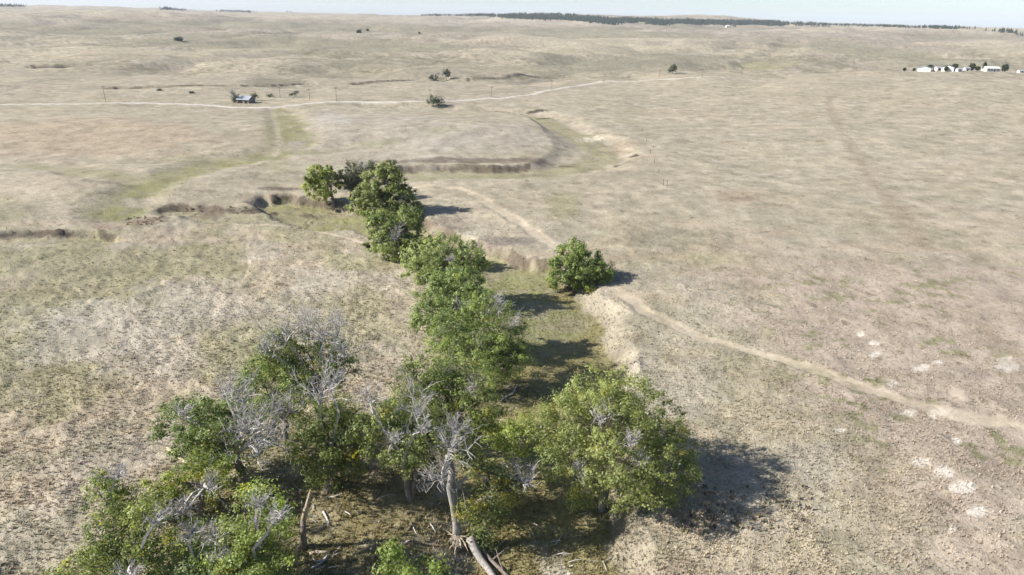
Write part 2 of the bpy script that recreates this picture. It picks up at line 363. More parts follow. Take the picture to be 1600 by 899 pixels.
def mat_tint(name, rough=.8, spec=.15, trans=0.0):
    mt, t, b = new_mat(name); N = t.nodes.new; Lk = t.links.new
    a = N('ShaderNodeAttribute'); a.attribute_name = 'tint'
    Lk(a.outputs['Color'], b.inputs['Base Color']); b.inputs['Roughness'].default_value = rough; b.inputs['Specular IOR Level'].default_value = spec
    if trans:
        tr = N('ShaderNodeBsdfTranslucent'); hs = N('ShaderNodeHueSaturation'); hs.inputs['Saturation'].default_value = 1.15; hs.inputs['Value'].default_value = 1.7
        Lk(a.outputs['Color'], hs.inputs['Color']); Lk(hs.outputs[0], tr.inputs['Color'])
        ms = N('ShaderNodeMixShader'); ms.inputs[0].default_value = trans
        Lk(b.outputs[0], ms.inputs[1]); Lk(tr.outputs[0], ms.inputs[2]); Lk(ms.outputs[0], t.nodes['Material Output'].inputs['Surface'])
    return mt
M_LEAF = mat_tint('leaves', .5, .4, .5)
M_BLADE = mat_tint('grass_blades', .9, .1, .25)
def mat_noise(name, c1, c2, scale, rough=.9, bump=.3, stretch=(1, 1, 1), spec=.2):
    mt, t, b = new_mat(name); N = t.nodes.new; Lk = t.links.new
    co = N('ShaderNodeTexCoord'); mp = N('ShaderNodeMapping'); mp.inputs['Scale'].default_value = stretch
    n = N('ShaderNodeTexNoise'); n.inputs['Scale'].default_value = scale; n.inputs['Detail'].default_value = 6; n.inputs['Roughness'].default_value = .65
    Lk(co.outputs['Object'], mp.inputs[0]); Lk(mp.outputs[0], n.inputs['Vector'])
    rr = N('ShaderNodeValToRGB'); ramp(rr, [(.32, c1), (.68, c2)]); Lk(n.outputs['Fac'], rr.inputs[0]); Lk(rr.outputs[0], b.inputs['Base Color'])
    b.inputs['Roughness'].default_value = rough; b.inputs['Specular IOR Level'].default_value = spec
    if bump:
        bp = N('ShaderNodeBump'); bp.inputs['Strength'].default_value = bump; bp.inputs['Distance'].default_value = .06
        Lk(n.outputs['Fac'], bp.inputs['Height']); Lk(bp.outputs[0], b.inputs['Normal'])
    return mt
M_BARK = mat_noise('bark', (.085, .068, .055), (.25, .215, .18), 3.0, .95, .8, (2.5, 2.5, .6))
M_DEAD = mat_noise('weathered_deadwood', (.24, .22, .205), (.46, .435, .41), 2.0, .9, .5, (2.5, 2.5, .8))
M_GREY = mat_noise('grey_bark', (.15, .135, .12), (.34, .315, .29), 2.5, .95, .6, (2.5, 2.5, .7))
M_RAW = mat_noise('torn_pale_wood', (.27, .21, .145), (.50, .42, .31), 4.0, .85, .4, (3, 3, .5))
M_PINE = mat_noise('pine_needles', (.014, .022, .016), (.040, .056, .036), .3, .9, 0)
M_POLE = mat_noise('pole_wood', (.09, .07, .055), (.2, .165, .13), 4, .9, .2)
M_ROOF = mat_noise('grey_metal_roof', (.20, .215, .24), (.30, .315, .34), 1.2, .55, .1, spec=.4)
M_ROOFD = mat_noise('dark_shingles', (.07, .07, .075), (.13, .13, .135), 2, .85, .1)
M_WHITE = mat_noise('white_siding', (.52, .51, .48), (.62, .61, .585), 1.2, .7, .05)
M_TAN = mat_noise('weathered_boards', (.15, .125, .10), (.26, .225, .18), 2, .85, .2)
M_DARK = mat_noise('dark_doorway', (.015, .015, .016), (.03, .03, .03), 1, .8, 0)

# ------------------------------------------------------------------ mesh and tagging helpers
def tag(o, label=None, cat=None, group=None, kind=None):
    if label: o['label'] = label
    if cat: o['category'] = cat
    if group: o['group'] = group
    if kind: o['kind'] = kind
    return o
def mesh_np(name, V, F, mat, parent=None, tint=None, smooth=False):
    V = np.asarray(V, np.float32); F = np.asarray(F, np.int32)
    me = bpy.data.meshes.new(name); k = F.shape[1]
    me.vertices.add(len(V)); me.vertices.foreach_set('co', V.ravel())
    me.loops.add(F.size); me.loops.foreach_set('vertex_index', F.ravel())
    me.polygons.add(len(F)); me.polygons.foreach_set('loop_start', np.arange(0, F.size, k, dtype=np.int32))
    me.polygons.foreach_set('loop_total', np.full(len(F), k, np.int32))
    me.polygons.foreach_set('use_smooth', np.full(len(F), smooth))
    if tint is not None:
        at_ = me.attributes.new('tint', 'FLOAT_COLOR', 'POINT')
        c4 = np.ones((len(V), 4), np.float32); c4[:, :3] = tint; at_.data.foreach_set('color', c4.ravel())
    me.update(calc_edges=True); me.materials.append(mat)
    o = bpy.data.objects.new(name, me); COL.objects.link(o)
    if parent: o.parent = parent
    return o
class MB:
    """collects boxes, prisms and tubes and links them as one mesh"""
    def __init__(s): s.v = []; s.f = []
    def add(s, v, f):
        n = len(s.v); s.v += [tuple(map(float, p)) for p in v]; s.f += [tuple(n + i for i in q) for q in f]
    def box(s, x0, x1, y0, y1, z0, z1):
        s.add([(x0, y0, z0), (x1, y0, z0), (x1, y1, z0), (x0, y1, z0), (x0, y0, z1), (x1, y0, z1), (x1, y1, z1), (x0, y1, z1)],
              [(0, 3, 2, 1), (4, 5, 6, 7), (0, 1, 5, 4), (1, 2, 6, 5), (2, 3, 7, 6), (3, 0, 4, 7)])
    def tube(s, pts, rad, sides=7, cap=True, jit=0.0):
        pts = [Vector(p) for p in pts]; n0 = len(s.v)
        ref = Vector((0.31, 0.87, 0.2))
        for i, p in enumerate(pts):
            t = (pts[min(i + 1, len(pts) - 1)] - pts[max(i - 1, 0)]).normalized()
            a = t.cross(ref).normalized(); b = t.cross(a)
            for k in range(sides):
                an = 2 * math.pi * k / sides; rr = rad[i] * (1 + jit * (random.random() - .5))
                q = p + (a * math.cos(an) + b * math.sin(an)) * rr; s.v.append(tuple(q))
        for i in range(len(pts) - 1):
            for k in range(sides):
                a = n0 + i * sides + k; b = n0 + i * sides + (k + 1) % sides
                s.f.append((a, b, b + sides, a + sides))
        if cap:
            s.f.append(tuple(n0 + k for k in range(sides))[::-1]); e = n0 + (len(pts) - 1) * sides
            s.f.append(tuple(e + k for k in range(sides)))
    def build(s, name, mat, parent=None, smooth=False):
        me = bpy.data.meshes.new(name); me.from_pydata(s.v, [], s.f); me.update()
        if smooth: me.polygons.foreach_set('use_smooth', [True] * len(me.polygons))
        me.materials.append(mat); o = bpy.data.objects.new(name, me); COL.objects.link(o)
        if parent: o.parent = parent
        return o
def empty(name, loc, rz=0):
    o = bpy.data.objects.new(name, None); o.location = tuple(map(float, loc)); o.rotation_euler[2] = rz; o.empty_display_size = .5; COL.objects.link(o); return o
def copy_tree(o, parent=None):
    c = o.copy(); COL.objects.link(c); c.parent = parent
    for ch in [k for k in bpy.data.objects if k.parent == o]: copy_tree(ch, c)
    return c

# ------------------------------------------------------------------ ground sheet: a fan of cells, finer near the viewpoint, out past the horizon
radii = [2.0, 8.0, 16.0, 24.0, 30.0, 34.0]
while radii[-1] < 16000:
    q = radii[-1]
    radii.append(q + (max(.22, .0059 * q) if q < 700 else .011 * q if q < 6000 else .03 * q))
radii = np.array(radii)
ang = np.concatenate([np.linspace(-180, -52, 44)[:-1], np.linspace(-52, -46, 20)[:-1], np.linspace(-46, 46, 690), np.linspace(46, 52, 20)[1:], np.linspace(52, 180, 44)[1:]])
ang = np.radians(ang)
nr, na = len(radii), len(ang)
RR, AA = np.meshgrid(radii, ang, indexing='ij')
gx = (RR * np.sin(AA)).ravel(); gy = (RR * np.cos(AA)).ravel()
GM = masks(gx, gy)
gz = height(gx, gy, GM)
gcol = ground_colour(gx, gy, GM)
GV = np.stack([gx, gy, gz], 1)
i, j = np.meshgrid(np.arange(nr - 1), np.arange(na - 1), indexing='ij')
a = (i * na + j).ravel(); GF = np.stack([a, a + 1, a + na + 1, a + na], 1)[:, ::-1]
# fast look-ups on the finished sheet
def hgrid(x, y):
    x = np.atleast_1d(np.asarray(x, float)); y = np.atleast_1d(np.asarray(y, float))
    fi = np.interp(np.hypot(x, y), radii, np.arange(nr)); fj = np.interp(np.arctan2(x, y), ang, np.arange(na))
    a0 = np.clip(fi.astype(int), 0, nr - 2); b0 = np.clip(fj.astype(int), 0, na - 2); u_ = fi - a0; v_ = fj - b0
    Z = GZ2
    return (Z[a0, b0] * (1 - v_) + Z[a0, b0 + 1] * v_) * (1 - u_) + (Z[a0 + 1, b0] * (1 - v_) + Z[a0 + 1, b0 + 1] * v_) * u_
GZ2 = gz.reshape(nr, na)
hfast = hgrid
def hz(x, y): return float(hgrid(x, y)[0])
fv = {k: GM[k][GF].mean(1) for k in ('road', 'track', 'lush', 'drop')}
fy = gy[GF].mean(1)
kind = np.zeros(len(GF), int)
creekf = (fv['lush'] > .62) & (fv['drop'] > 1.3) & (fy < 300)
kind[creekf] = 1
kind[fv['track'] > .5] = 2
kind[fv['road'] > .5] = 3
for k, (nm, mt) in enumerate((('ground', M_GRASS), ('creek_bed', M_GRASS), ('dirt_track', M_DIRT), ('gravel_road', M_GRAVEL))):
    F = GF[kind == k]
    ids, inv = np.unique(F, return_inverse=True)
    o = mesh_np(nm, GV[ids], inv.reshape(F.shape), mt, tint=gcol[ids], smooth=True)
    tag(o, kind='structure')

# ------------------------------------------------------------------ grass: tufts over the near ground
def scatter_tufts(n, rmin, rmax, seed):
    g = np.random.default_rng(seed)
    th = g.uniform(R(-47), R(47), n); r = rmin * (rmax / rmin) ** g.random(n)
    return r * np.sin(th), r * np.cos(th)
def tuft_mesh(name, x, y, h, w, blades, col, seed, mat, lean=.6):
    g = np.random.default_rng(seed); n = len(x)
    z = hgrid(x, y) - .03
    V = np.zeros((n, blades, 3, 3)); 
    an = g.uniform(0, 2 * np.pi, (n, blades)); 
    hh = h[:, None] * g.uniform(.6, 1.15, (n, blades)); ww = w[:, None] * g.uniform(.6, 1.2, (n, blades))
    off = g.normal(0, .28, (n, blades, 2)) * w[:, None, None]
    ca, sa = np.cos(an), np.sin(an)
    cx = x[:, None] + off[..., 0]; cy = y[:, None] + off[..., 1]
    V[..., 0, 0] = cx - sa * ww * .5; V[..., 0, 1] = cy + ca * ww * .5; V[..., 0, 2] = z[:, None]
    V[..., 1, 0] = cx + sa * ww * .5; V[..., 1, 1] = cy - ca * ww * .5; V[..., 1, 2] = z[:, None]
    le = hh * g.uniform(.1, lean, (n, blades)) + ww * .2
    V[..., 2, 0] = cx + ca * le; V[..., 2, 1] = cy + sa * le; V[..., 2, 2] = z[:, None] + hh
    cc = np.repeat(col[:, None, :], blades * 3, 1) * g.uniform(.82, 1.2, (n, blades, 1)).repeat(3, 1)
    return mesh_np(name, V.reshape(-1, 3), np.arange(n * blades * 3).reshape(-1, 3), mat, tint=np.clip(cc, .01, .9).reshape(-1, 3))
tx, ty = scatter_tufts(170000, 40, 210, 11)
TM = masks(tx, ty)
keep = (TM['track'] < .35) & (TM['road'] < .3) & (TM['foot'] < .5)
keep &= rng.random(len(tx)) < np.where(fbm(tx, ty, 4, 3, 120) > .47, 1.0, .35) * (1 - .97 * S((np.hypot(tx, ty) - 85) / 115))
tx, ty = tx[keep], ty[keep]; TM = {k: v[keep] for k, v in TM.items()}
tc = ground_colour(tx, ty, TM)
bare_like = (tc[:, 0] / tc[:, 1] > 1.27) & (tx > 25)
sel = ~bare_like | (rng.random(len(tx)) < .3)
tx, ty, tc = tx[sel], ty[sel], tc[sel]
rr = np.hypot(tx, ty)
th_ = rng.uniform(.12, .40, len(tx)) * (1 - .3 * S((rr - 60) / 100)) * np.where(tx < 0, 1.1, .85)
tw_ = rng.uniform(.06, .17, len(tx)) * (1 + .5 * S((rr - 70) / 120))
gr = tuft_mesh('dry_grass', tx, ty, th_, tw_ * 1.1, 4, tc * rng.choice([1.05, 1.18, 1.3, 1.42], len(tx), p=[.2, .35, .3, .15])[:, None], 12, M_BLADE)
tag(gr, 'dry straw and olive grass tufts over the prairie around the creek', 'grass', kind='stuff')

# ------------------------------------------------------------------ trees
def quat_basis(nrm, g):
    n = len(nrm); ref = g.normal(size=(n, 3)); t = np.cross(nrm, ref); t /= np.linalg.norm(t, axis=1, keepdims=True) + 1e-9
    return t, np.cross(nrm, t)
PAL = {  # dark, light, accent
    'cotton': (C_(.075, .098, .026), C_(.335, .355, .118), C_(.33, .29, .05)),
    'bright': (C_(.115, .142, .036), C_(.365, .390, .130), C_(.36, .33, .07)),
    'dark':   (C_(.060, .080, .022), C_(.260, .285, .092), C_(.32, .26, .04)),
    'grey':   (C_(.105, .120, .075), C_(.225, .240, .155), C_(.28, .27, .17)),
    'far':    (C_(.024, .036, .017), C_(.060, .078, .035), C_(.10, .11, .05)),
}
def batch_tubes(P, rad):
    """P (n,k,3) polylines, rad (n,k): three-sided tubes as arrays"""
    n, k, _ = P.shape
    t = P[:, -1] - P[:, 0]; t /= np.linalg.norm(t, axis=1, keepdims=True) + 1e-9
    ref = np.where(np.abs(t[:, 2:3]) > .8, C_(1, 0, 0)[None], C_(0, 0, 1)[None])
    a = np.cross(t, ref); a /= np.linalg.norm(a, axis=1, keepdims=True) + 1e-9; b = np.cross(t, a)
    V = np.zeros((n, k, 3, 3))
    for s_ in range(3):
        an = 2 * math.pi * s_ / 3
        V[:, :, s_] = P + (a * math.cos(an) + b * math.sin(an))[:, None] * rad[..., None]
    base = (np.arange(n) * k * 3)[:, None, None]
    ii = np.arange(k - 1)[None, :, None] * 3; ss = np.arange(3)[None, None, :]; s2 = (ss + 1) % 3
    F = np.stack(np.broadcast_arrays(base + ii + ss, base + ii + s2, base + ii + 3 + s2, base + ii + 3 + ss), -1)
    return V.reshape(-1, 3), F.reshape(-1, 4)
def dead_spray(c, r, g, thick=.05, n0=9, up=.7):
    """bare branches fanning out from just under c: three generations"""
    segs, rads = [], []
    root = c - C_(0, 0, r * .55)
    def grow(p, d, L, rd, lev):
        q = p.copy(); pts = [q]; dd = d
        for _ in range(3):
            dd = dd + g.normal(0, .22, 3); dd /= np.linalg.norm(dd); q = q + dd * L / 3; pts.append(q)
        segs.append(pts); rads.append([rd, rd * .8, rd * .62, rd * .4])
        if lev < 2:
            for _ in range(5 if lev == 0 else 3):
                t = g.integers(1, 4); nd = dd + g.normal(0, .75, 3) + C_(0, 0, .25); nd /= np.linalg.norm(nd)
                grow(pts[t], nd, L * g.uniform(.4, .7), rd * .55, lev + 1)
    for _ in range(n0):
        d = g.normal(0, .8, 3); d[2] = abs(d[2]) * .6 + up; d /= np.linalg.norm(d)
        grow(root, d, r * g.uniform(.8, 1.35), thick, 0)
    return np.array(segs), np.array(rads)
def limb_path(a, b, g, n=5, sag=.12):
    a, b = np.asarray(a, float), np.asarray(b, float); L = np.linalg.norm(b - a); out = []
    off = g.normal(0, 1, 3) * L * sag
    for k in range(n):
        t = k / (n - 1); p = a * (1 - t) + b * t + off * math.sin(math.pi * t) * .6 + C_(0, 0, L * .10 * math.sin(math.pi * t))
        if 0 < k < n - 1: p = p + g.normal(0, .03, 3) * L
        out.append(p)
    return out
TREE_SEED = [100]
GRV, ROWG = 'cottonwoods crowded in the grove on the near left', 'cottonwoods in the row along the creek'
def tree(name, label, base, lobes, pal='cotton', dead=(), trunk_r=.38, group=None, cat='tree', leaf=.18, dens=4.6, per=82, fork=None, yellow=.03, trunk_px=None, limb_px=(), dead_trunk=False, cl=.66):
    TREE_SEED[0] += 1; g = np.random.default_rng(TREE_SEED[0]); random.seed(TREE_SEED[0])
    B = ground(*base); yb = B[1]
    root = empty(name, B); tag(root, label, cat, group)
    sc = axis(B) / FPX
    grow = 1.32 if group == GRV else 1.22
    LB = []
    for (u, v, r, dy) in lobes:
        c = at_y(u, v, yb + dy); rm = r * axis(c) / FPX * grow
        gz_ = hz(c[0], c[1]); 
        if c[2] < gz_ + rm * .6: c[2] = gz_ + rm * .6
        LB.append((c, rm))
    DD = [(at_y(u, v - r * (.25 if group == GRV else 0), yb + dy - (1.2 if group == GRV else 0)), r * (1.2 if group == GRV else 1.05) * axis(at_y(u, v, yb + dy)) / FPX) for (u, v, r, dy) in dead]
    allc = np.array([c for c, _ in LB + DD]) if LB or DD else np.array([B + C_(0, 0, 4)])
    top = allc.mean(0)
    fk = at_y(fork[0], fork[1], yb) if fork else B * .75 + top * .25 + C_(0, 0, .25 * (top[2] - B[2]))
    # trunk and limbs
    tb = MB()
    if trunk_px: path = [at_y(u, v, yb) for u, v in trunk_px]; path[0] = B - C_(0, 0, .3); fk = path[-1]
    else: path = [B - C_(0, 0, .3)] + limb_path(B + C_(0, 0, .15), fk, g, 4, .06)
    nP = len(path); rad = [trunk_r * (1.35 if k == 0 else 1.1 if k == 1 else 1) * (1 - .4 * k / nP) for k in range(nP)]
    if trunk_r > .05: tb.tube([p - B for p in path], rad, 9, True, .18)
    limbs = []
    for c, r in LB:
        lp = limb_path(fk, c, g, 6, .10); r0_ = min(trunk_r * .55, .05 + r * .055)
        tb.tube([p - B for p in lp], [r0_ * (1 - .72 * k / 5) for k in range(6)], 5, False, .1); limbs.append(lp)
    for pth, r0_ in limb_px:
        lp = [at_y(u, v, yb + d) for u, v, d in pth]
        tb.tube([p - B for p in lp], [r0_ * (1 - .55 * k / len(lp)) for k in range(len(lp))], 7, True, .15); limbs.append(lp)
    # crown: leaf sprays round each limb's end
    Vs, Cs, tw = [], [], []
    hue = C_(g.uniform(.88, 1.03), g.uniform(.97, 1.06), g.uniform(.85, 1.25)); dk, lt, ac = (q * hue for q in PAL[pal])
    for (c, r), lp in zip(LB, limbs):
        n = max(6, int(dens * r * r))
        d = g.normal(size=(n * 2, 3)); d /= np.linalg.norm(d, axis=1, keepdims=True)
        d = d[(d[:, 2] > -.55) | (g.random(len(d)) < .35)][:n]
        rad_ = r * (.42 + .62 * g.random(len(d)) ** .6)
        cc = c + d * rad_[:, None] * C_(1.05, 1.05, .92)
        hzv = hgrid(cc[:, 0], cc[:, 1]); cc[:, 2] = np.maximum(cc[:, 2], hzv + .35)
        src = np.array([lp[int(q)] for q in g.integers(3, len(lp), len(cc))])
        mid = (src + cc) / 2 + g.normal(0, .12, cc.shape) * r * .4
        tw.append(np.stack([src, mid, cc], 1))
        nl = per
        crad = cl * g.uniform(.5, 1.35, (len(cc), 1))
        q = g.normal(0, .5, (len(cc), nl, 3)) * crad[..., None] * C_(1, 1, .8)
        q = q + (d[:, None] * g.uniform(-.5, .8, (len(cc), nl, 1))) * crad[..., None] * .8
        pos = (cc[:, None] + q).reshape(-1, 3)
        qd = q.reshape(-1, 3); qd = qd / (np.linalg.norm(qd, axis=1, keepdims=True) + 1e-6)
        nrm = g.normal(0, .32, pos.shape) + qd * .75 + np.repeat(d, nl, 0) * .45 + C_(0, 0, .35); nrm /= np.linalg.norm(nrm, axis=1, keepdims=True)
        t, b = quat_basis(nrm, g)
        sz = leaf * g.uniform(.4, 1.5, (len(pos), 1)); el = g.uniform(.6, 1.0, (len(pos), 1))
        quad = np.stack([pos - t * sz * .62, pos + b * sz * .42 * el, pos + t * sz * .62, pos - b * sz * .42 * el], 1)
        lobe_t = g.uniform(-.18, .22); clt = np.repeat(g.normal(0, .20, len(cc)), nl)
        tt = np.clip(.42 + lobe_t + clt + g.normal(0, .24, len(pos)), 0, 1)[:, None]
        col = dk * (1 - tt) + lt * tt
        yc = np.repeat(g.random(len(cc)) < yellow, nl) & (g.random(len(pos)) < .75)
        yc |= g.random(len(pos)) < yellow * .4
        col[yc] = ac * g.uniform(.6, 1.1, (yc.sum(), 1))
        Vs.append(quad.reshape(-1, 3) - B); Cs.append(np.repeat(col, 4, 0))
    tr = tb.build('trunk', M_GREY if dead_trunk else M_BARK, root, True)
    if Vs:
        V = np.concatenate(Vs); mesh_np('crown', V, np.arange(len(V)).reshape(-1, 4), M_LEAF, root, np.concatenate(Cs))
        P = np.concatenate(tw) - B; w = .03 * (leaf / .20)
        V, F = batch_tubes(P, np.tile([w, w * .7, w * .4], (len(P), 1)))
        mesh_np('twigs', V, F, M_BARK, root)['kind'] = 'stuff'
    for c, r in DD:
        th = .055 * max(1, leaf / .20)
        sg, rd = dead_spray(c, r, g, th, 11)
        V, F = batch_tubes(sg - B, rd)
        lp = np.array(limb_path(fk, c - C_(0, 0, r * .5), g, 4, .08))[None] - B
        V2, F2 = batch_tubes(lp, np.array([[.17, .14, .12, .08]]))
        o = mesh_np('dead_branch', np.concatenate([V, V2]), np.concatenate([F, F2 + len(V)]), M_DEAD, root); o['label'] = 'spray of bare grey dead branches'
    return root
# the big tree on the right bank
tree('cottonwood_tree', 'biggest light green round cottonwood on the right creek bank casting the long shadow', (940, 797),
     [(930, 622, 44, 4), (975, 628, 46, 3), (890, 660, 42, 1), (950, 672, 56, -1), (1015, 665, 46, 2), (1050, 700, 36, 1), (900, 708, 42, -2), (970, 722, 50, -4), (1030, 735, 46, -2), (868, 728, 26, -2), (852, 672, 30, 2), (1005, 768, 34, -3), (1060, 740, 24, 0), (985, 672, 44, 5), (930, 660, 44, 7), (918, 768, 22, -2), (968, 772, 28, -3), (1040, 775, 22, -1)],
     'bright', [(905, 735, 18, -4), (985, 690, 16, -5), (940, 648, 18, -2), (1000, 720, 16, -5)], .55, yellow=.035, fork=(948, 752))
tree('cottonwood_tree', 'small yellowish green tree leaning between the broken tree and the biggest cottonwood', (800, 752),
     [(818, 678, 26, 0), (790, 690, 22, 1), (840, 662, 22, 1), (805, 700, 18, -1), (770, 690, 14, 0)], 'bright', [(800, 722, 20, -1), (825, 735, 14, -1)], .22, yellow=.09)
# the row along the creek
tree('cottonwood_tree', 'light green cottonwood in the grove behind the split grey tree', (722, 716),
     [(650, 592, 34, 1), (690, 606, 38, 2), (730, 590, 36, 3), (748, 628, 34, 0), (715, 648, 34, -2), (680, 648, 30, -1), (763, 652, 22, 0), (640, 622, 24, 0), (700, 580, 22, 5)], 'cotton', [(690, 580, 18, 3), (735, 610, 16, -1)], .42, ROWG, yellow=.05)
tree('cottonwood_tree', 'wide cottonwood with grey twigs on its right side, second in the creek row', (766, 612),
     [(715, 512, 36, 1), (758, 500, 38, 3), (792, 520, 32, 2), (738, 548, 38, -1), (785, 552, 34, 0), (815, 565, 24, 0), (698, 545, 26, 0), (760, 578, 28, -2), (690, 575, 16, -1)], 'cotton', [(775, 482, 20, 2), (802, 505, 16, 1), (745, 600, 16, -2), (795, 580, 16, -1)], .42, ROWG, yellow=.02)
tree('cottonwood_tree', 'rounded bright green cottonwood in the creek row with a white bare top on its right', (712, 545),
     [(700, 455, 30, 2), (726, 446, 26, 2), (680, 484, 32, 0), (722, 486, 34, 0), (664, 504, 18, 0), (745, 468, 20, 1)], 'bright', [(770, 468, 20, 0), (720, 478, 12, -3)], .36, ROWG, leaf=.25, yellow=.02)
tree('cottonwood_tree', 'full rounded green cottonwood midway along the creek row above a small dark shadow', (705, 465),
     [(665, 404, 26, 1), (698, 394, 26, 2), (733, 405, 24, 1), (650, 422, 20, 0), (698, 424, 30, -1), (738, 428, 20, 0), (672, 436, 18, -1)], 'bright', [(705, 405, 8, -3)], .36, ROWG, leaf=.27, yellow=.01)
tree('cottonwood_tree', 'low cottonwood with grey twigs showing through, just in front of the tallest dark tree', (622, 408),
     [(600, 356, 22, 1), (632, 354, 24, 2), (612, 380, 26, 0), (648, 380, 15, 0), (586, 384, 12, 0), (630, 388, 18, -1), (655, 394, 12, 0), (668, 384, 13, 1), (592, 344, 14, 1), (640, 340, 14, 2)], 'cotton', [(620, 368, 16, -2), (598, 372, 12, -2)], .32, ROWG, leaf=.30, yellow=0)
tree('cottonwood_tree', 'tallest dark green cottonwood at the far end of the creek row', (606, 350),
     [(600, 286, 26, 2), (578, 308, 20, 0), (622, 312, 24, 1), (596, 328, 22, -1), (640, 328, 16, 0), (560, 325, 13, 0), (608, 268, 15, 2)], 'cotton', (), .42, ROWG, leaf=.33, yellow=0)
tree('willow_tree', 'grey green willow between the leftmost and the tallest tree of the far end', (548, 310),
     [(550, 268, 15, 1), (568, 268, 14, 2), (545, 289, 12, 0), (563, 290, 13, 0), (535, 275, 9, 0), (578, 262, 8, 1)], 'grey', [(565, 262, 10, 0), (575, 275, 9, -1)], .35, leaf=.33, yellow=0)
tree('cottonwood_tree', 'leftmost leaning cottonwood at the far end with its trunk in plain view', (523, 325),
     [(500, 272, 15, 1), (489, 293, 14, 0), (514, 288, 15, 0), (506, 303, 10, -1), (482, 282, 8, 0), (518, 272, 9, 1)], 'cotton', (), .42, ROWG, leaf=.33, yellow=0, fork=(517, 305))
tree('bushy_tree', 'lone round dark green tree beside the dirt track on the right', (896, 458),
     [(893, 392, 18, 1), (885, 415, 23, 0), (914, 413, 24, 1), (905, 436, 22, -1), (869, 437, 13, 0), (938, 422, 17, 0), (930, 442, 14, -1), (945, 430, 9, 0)], 'cotton', (), .28, leaf=.27, yellow=.02, dens=6)
# the grove on the near left
tree('cottonwood_tree', 'cottonwood with a dome of bare silver twigs at the top of the left grove', (505, 672),
     [(432, 548, 26, 1), (480, 550, 32, 2), (518, 560, 28, 1), (452, 580, 24, 0), (500, 588, 24, -1), (535, 578, 18, 0), (420, 565, 18, 0), (470, 600, 24, 1), (405, 585, 20, 1), (510, 608, 20, 0), (440, 535, 20, 3)], 'dark', [(525, 518, 30, 2), (445, 525, 28, 1), (482, 508, 30, 3), (538, 550, 22, 0), (505, 525, 26, 0), (415, 545, 18, 0)], .45, GRV, yellow=.01,
     limb_px=[([(500, 640, 0), (478, 605, 0), (450, 578, .5), (420, 560, 1)], .36)])
tree('cottonwood_tree', 'yellowish thin cottonwood with a forked trunk in the middle of the left grove', (448, 690),
     [(418, 598, 28, 0), (460, 606, 28, 1), (396, 588, 18, 0), (440, 630, 24, -1), (470, 640, 16, 0)], 'cotton', [(425, 640, 18, -2), (455, 640, 18, -2)], .30, GRV, yellow=.08, fork=(442, 655))
tree('cottonwood_tree', 'dark shaded cottonwood under a spray of silver branches, above the broken pale snag', (512, 768),  # shade on this crown is put into the darker leaf palette
     [(505, 652, 30, 1), (530, 640, 22, 2), (486, 672, 24, 0), (522, 690, 36, 0), (552, 712, 24, 1), (492, 702, 28, -1), (515, 728, 26, -1), (545, 668, 20, 1), (560, 690, 20, 2), (495, 735, 20, 0), (545, 735, 18, 0), (470, 690, 18, 2)], 'dark', [(498, 622, 32, 0), (515, 600, 18, 1)], .45, GRV, yellow=.03)
tree('cottonwood_tree', 'dense dark cottonwood with tangled grey limbs on the left edge of the grove', (380, 757),
     [(282, 655, 28, 1), (312, 668, 32, 0), (350, 640, 28, 2), (340, 692, 34, -1), (300, 690, 24, 0), (372, 662, 28, 1), (330, 722, 24, -2), (402, 640, 20, 2), (262, 680, 14, 0), (370, 705, 24, 1), (315, 640, 22, 3), (410, 680, 18, 2), (290, 715, 20, 0)], 'dark', [(350, 612, 26, 1), (412, 662, 32, -1), (402, 702, 34, -3), (432, 690, 22, -1), (380, 622, 26, 1), (385, 665, 24, -3), (290, 648, 14, -1)], .5, GRV, yellow=.05)
tree('cottonwood_tree', 'thin cottonwood with a dark bent trunk and a nest of grey twigs, lower left', (313, 810),
     [(272, 756, 22, 0), (302, 745, 24, 1), (335, 760, 18, 0), (232, 772, 22, 0), (255, 782, 18, -1), (348, 742, 16, 1), (285, 775, 22, 0), (320, 778, 18, 2), (212, 790, 18, 0)], 'cotton', [(325, 760, 16, -1), (268, 806, 22, -3), (285, 800, 18, -3)], .34, GRV, yellow=.05,
     limb_px=[([(311, 800, 0), (290, 785, 0), (255, 790, 0), (215, 800, 0)], .24)], trunk_px=[(313, 810), (312, 795), (316, 775), (322, 760)])
tree('cottonwood_tree', 'small outlying cottonwood with a yellow tip at the far left of the grove', (178, 815),
     [(168, 778, 22, 0), (152, 766, 14, 0), (182, 782, 18, 0), (165, 752, 14, 1), (192, 800, 12, 0)], 'cotton', [(180, 745, 14, 0)], .22, GRV, yellow=.10)
tree('cottonwood_tree', 'broad green cottonwood cut off by the lower left corner of the grove', (205, 925),
     [(172, 832, 28, 2), (205, 850, 28, 1), (238, 830, 22, 2), (160, 862, 26, 0), (212, 882, 30, 0), (255, 856, 20, 1), (122, 890, 26, 0), (150, 835, 22, 1), (225, 800, 22, 3), (100, 915, 24, -1), (165, 900, 28, -1), (230, 910, 26, -1)], 'cotton', [(240, 815, 14, 1), (205, 900, 16, -3)], .42, GRV, yellow=.03)
tree('cottonwood_tree', 'grey green half bare cottonwood in front of the nest of grey twigs', (318, 905),
     [(290, 842, 24, 1), (312, 862, 26, 0), (330, 885, 24, -1), (275, 880, 20, 0), (340, 850, 18, 1), (300, 895, 26, -1), (265, 850, 20, 2), (350, 905, 22, -2)], 'cotton', [(335, 838, 20, 0), (300, 828, 16, 0), (350, 872, 18, -1)], .30, GRV, yellow=.02)
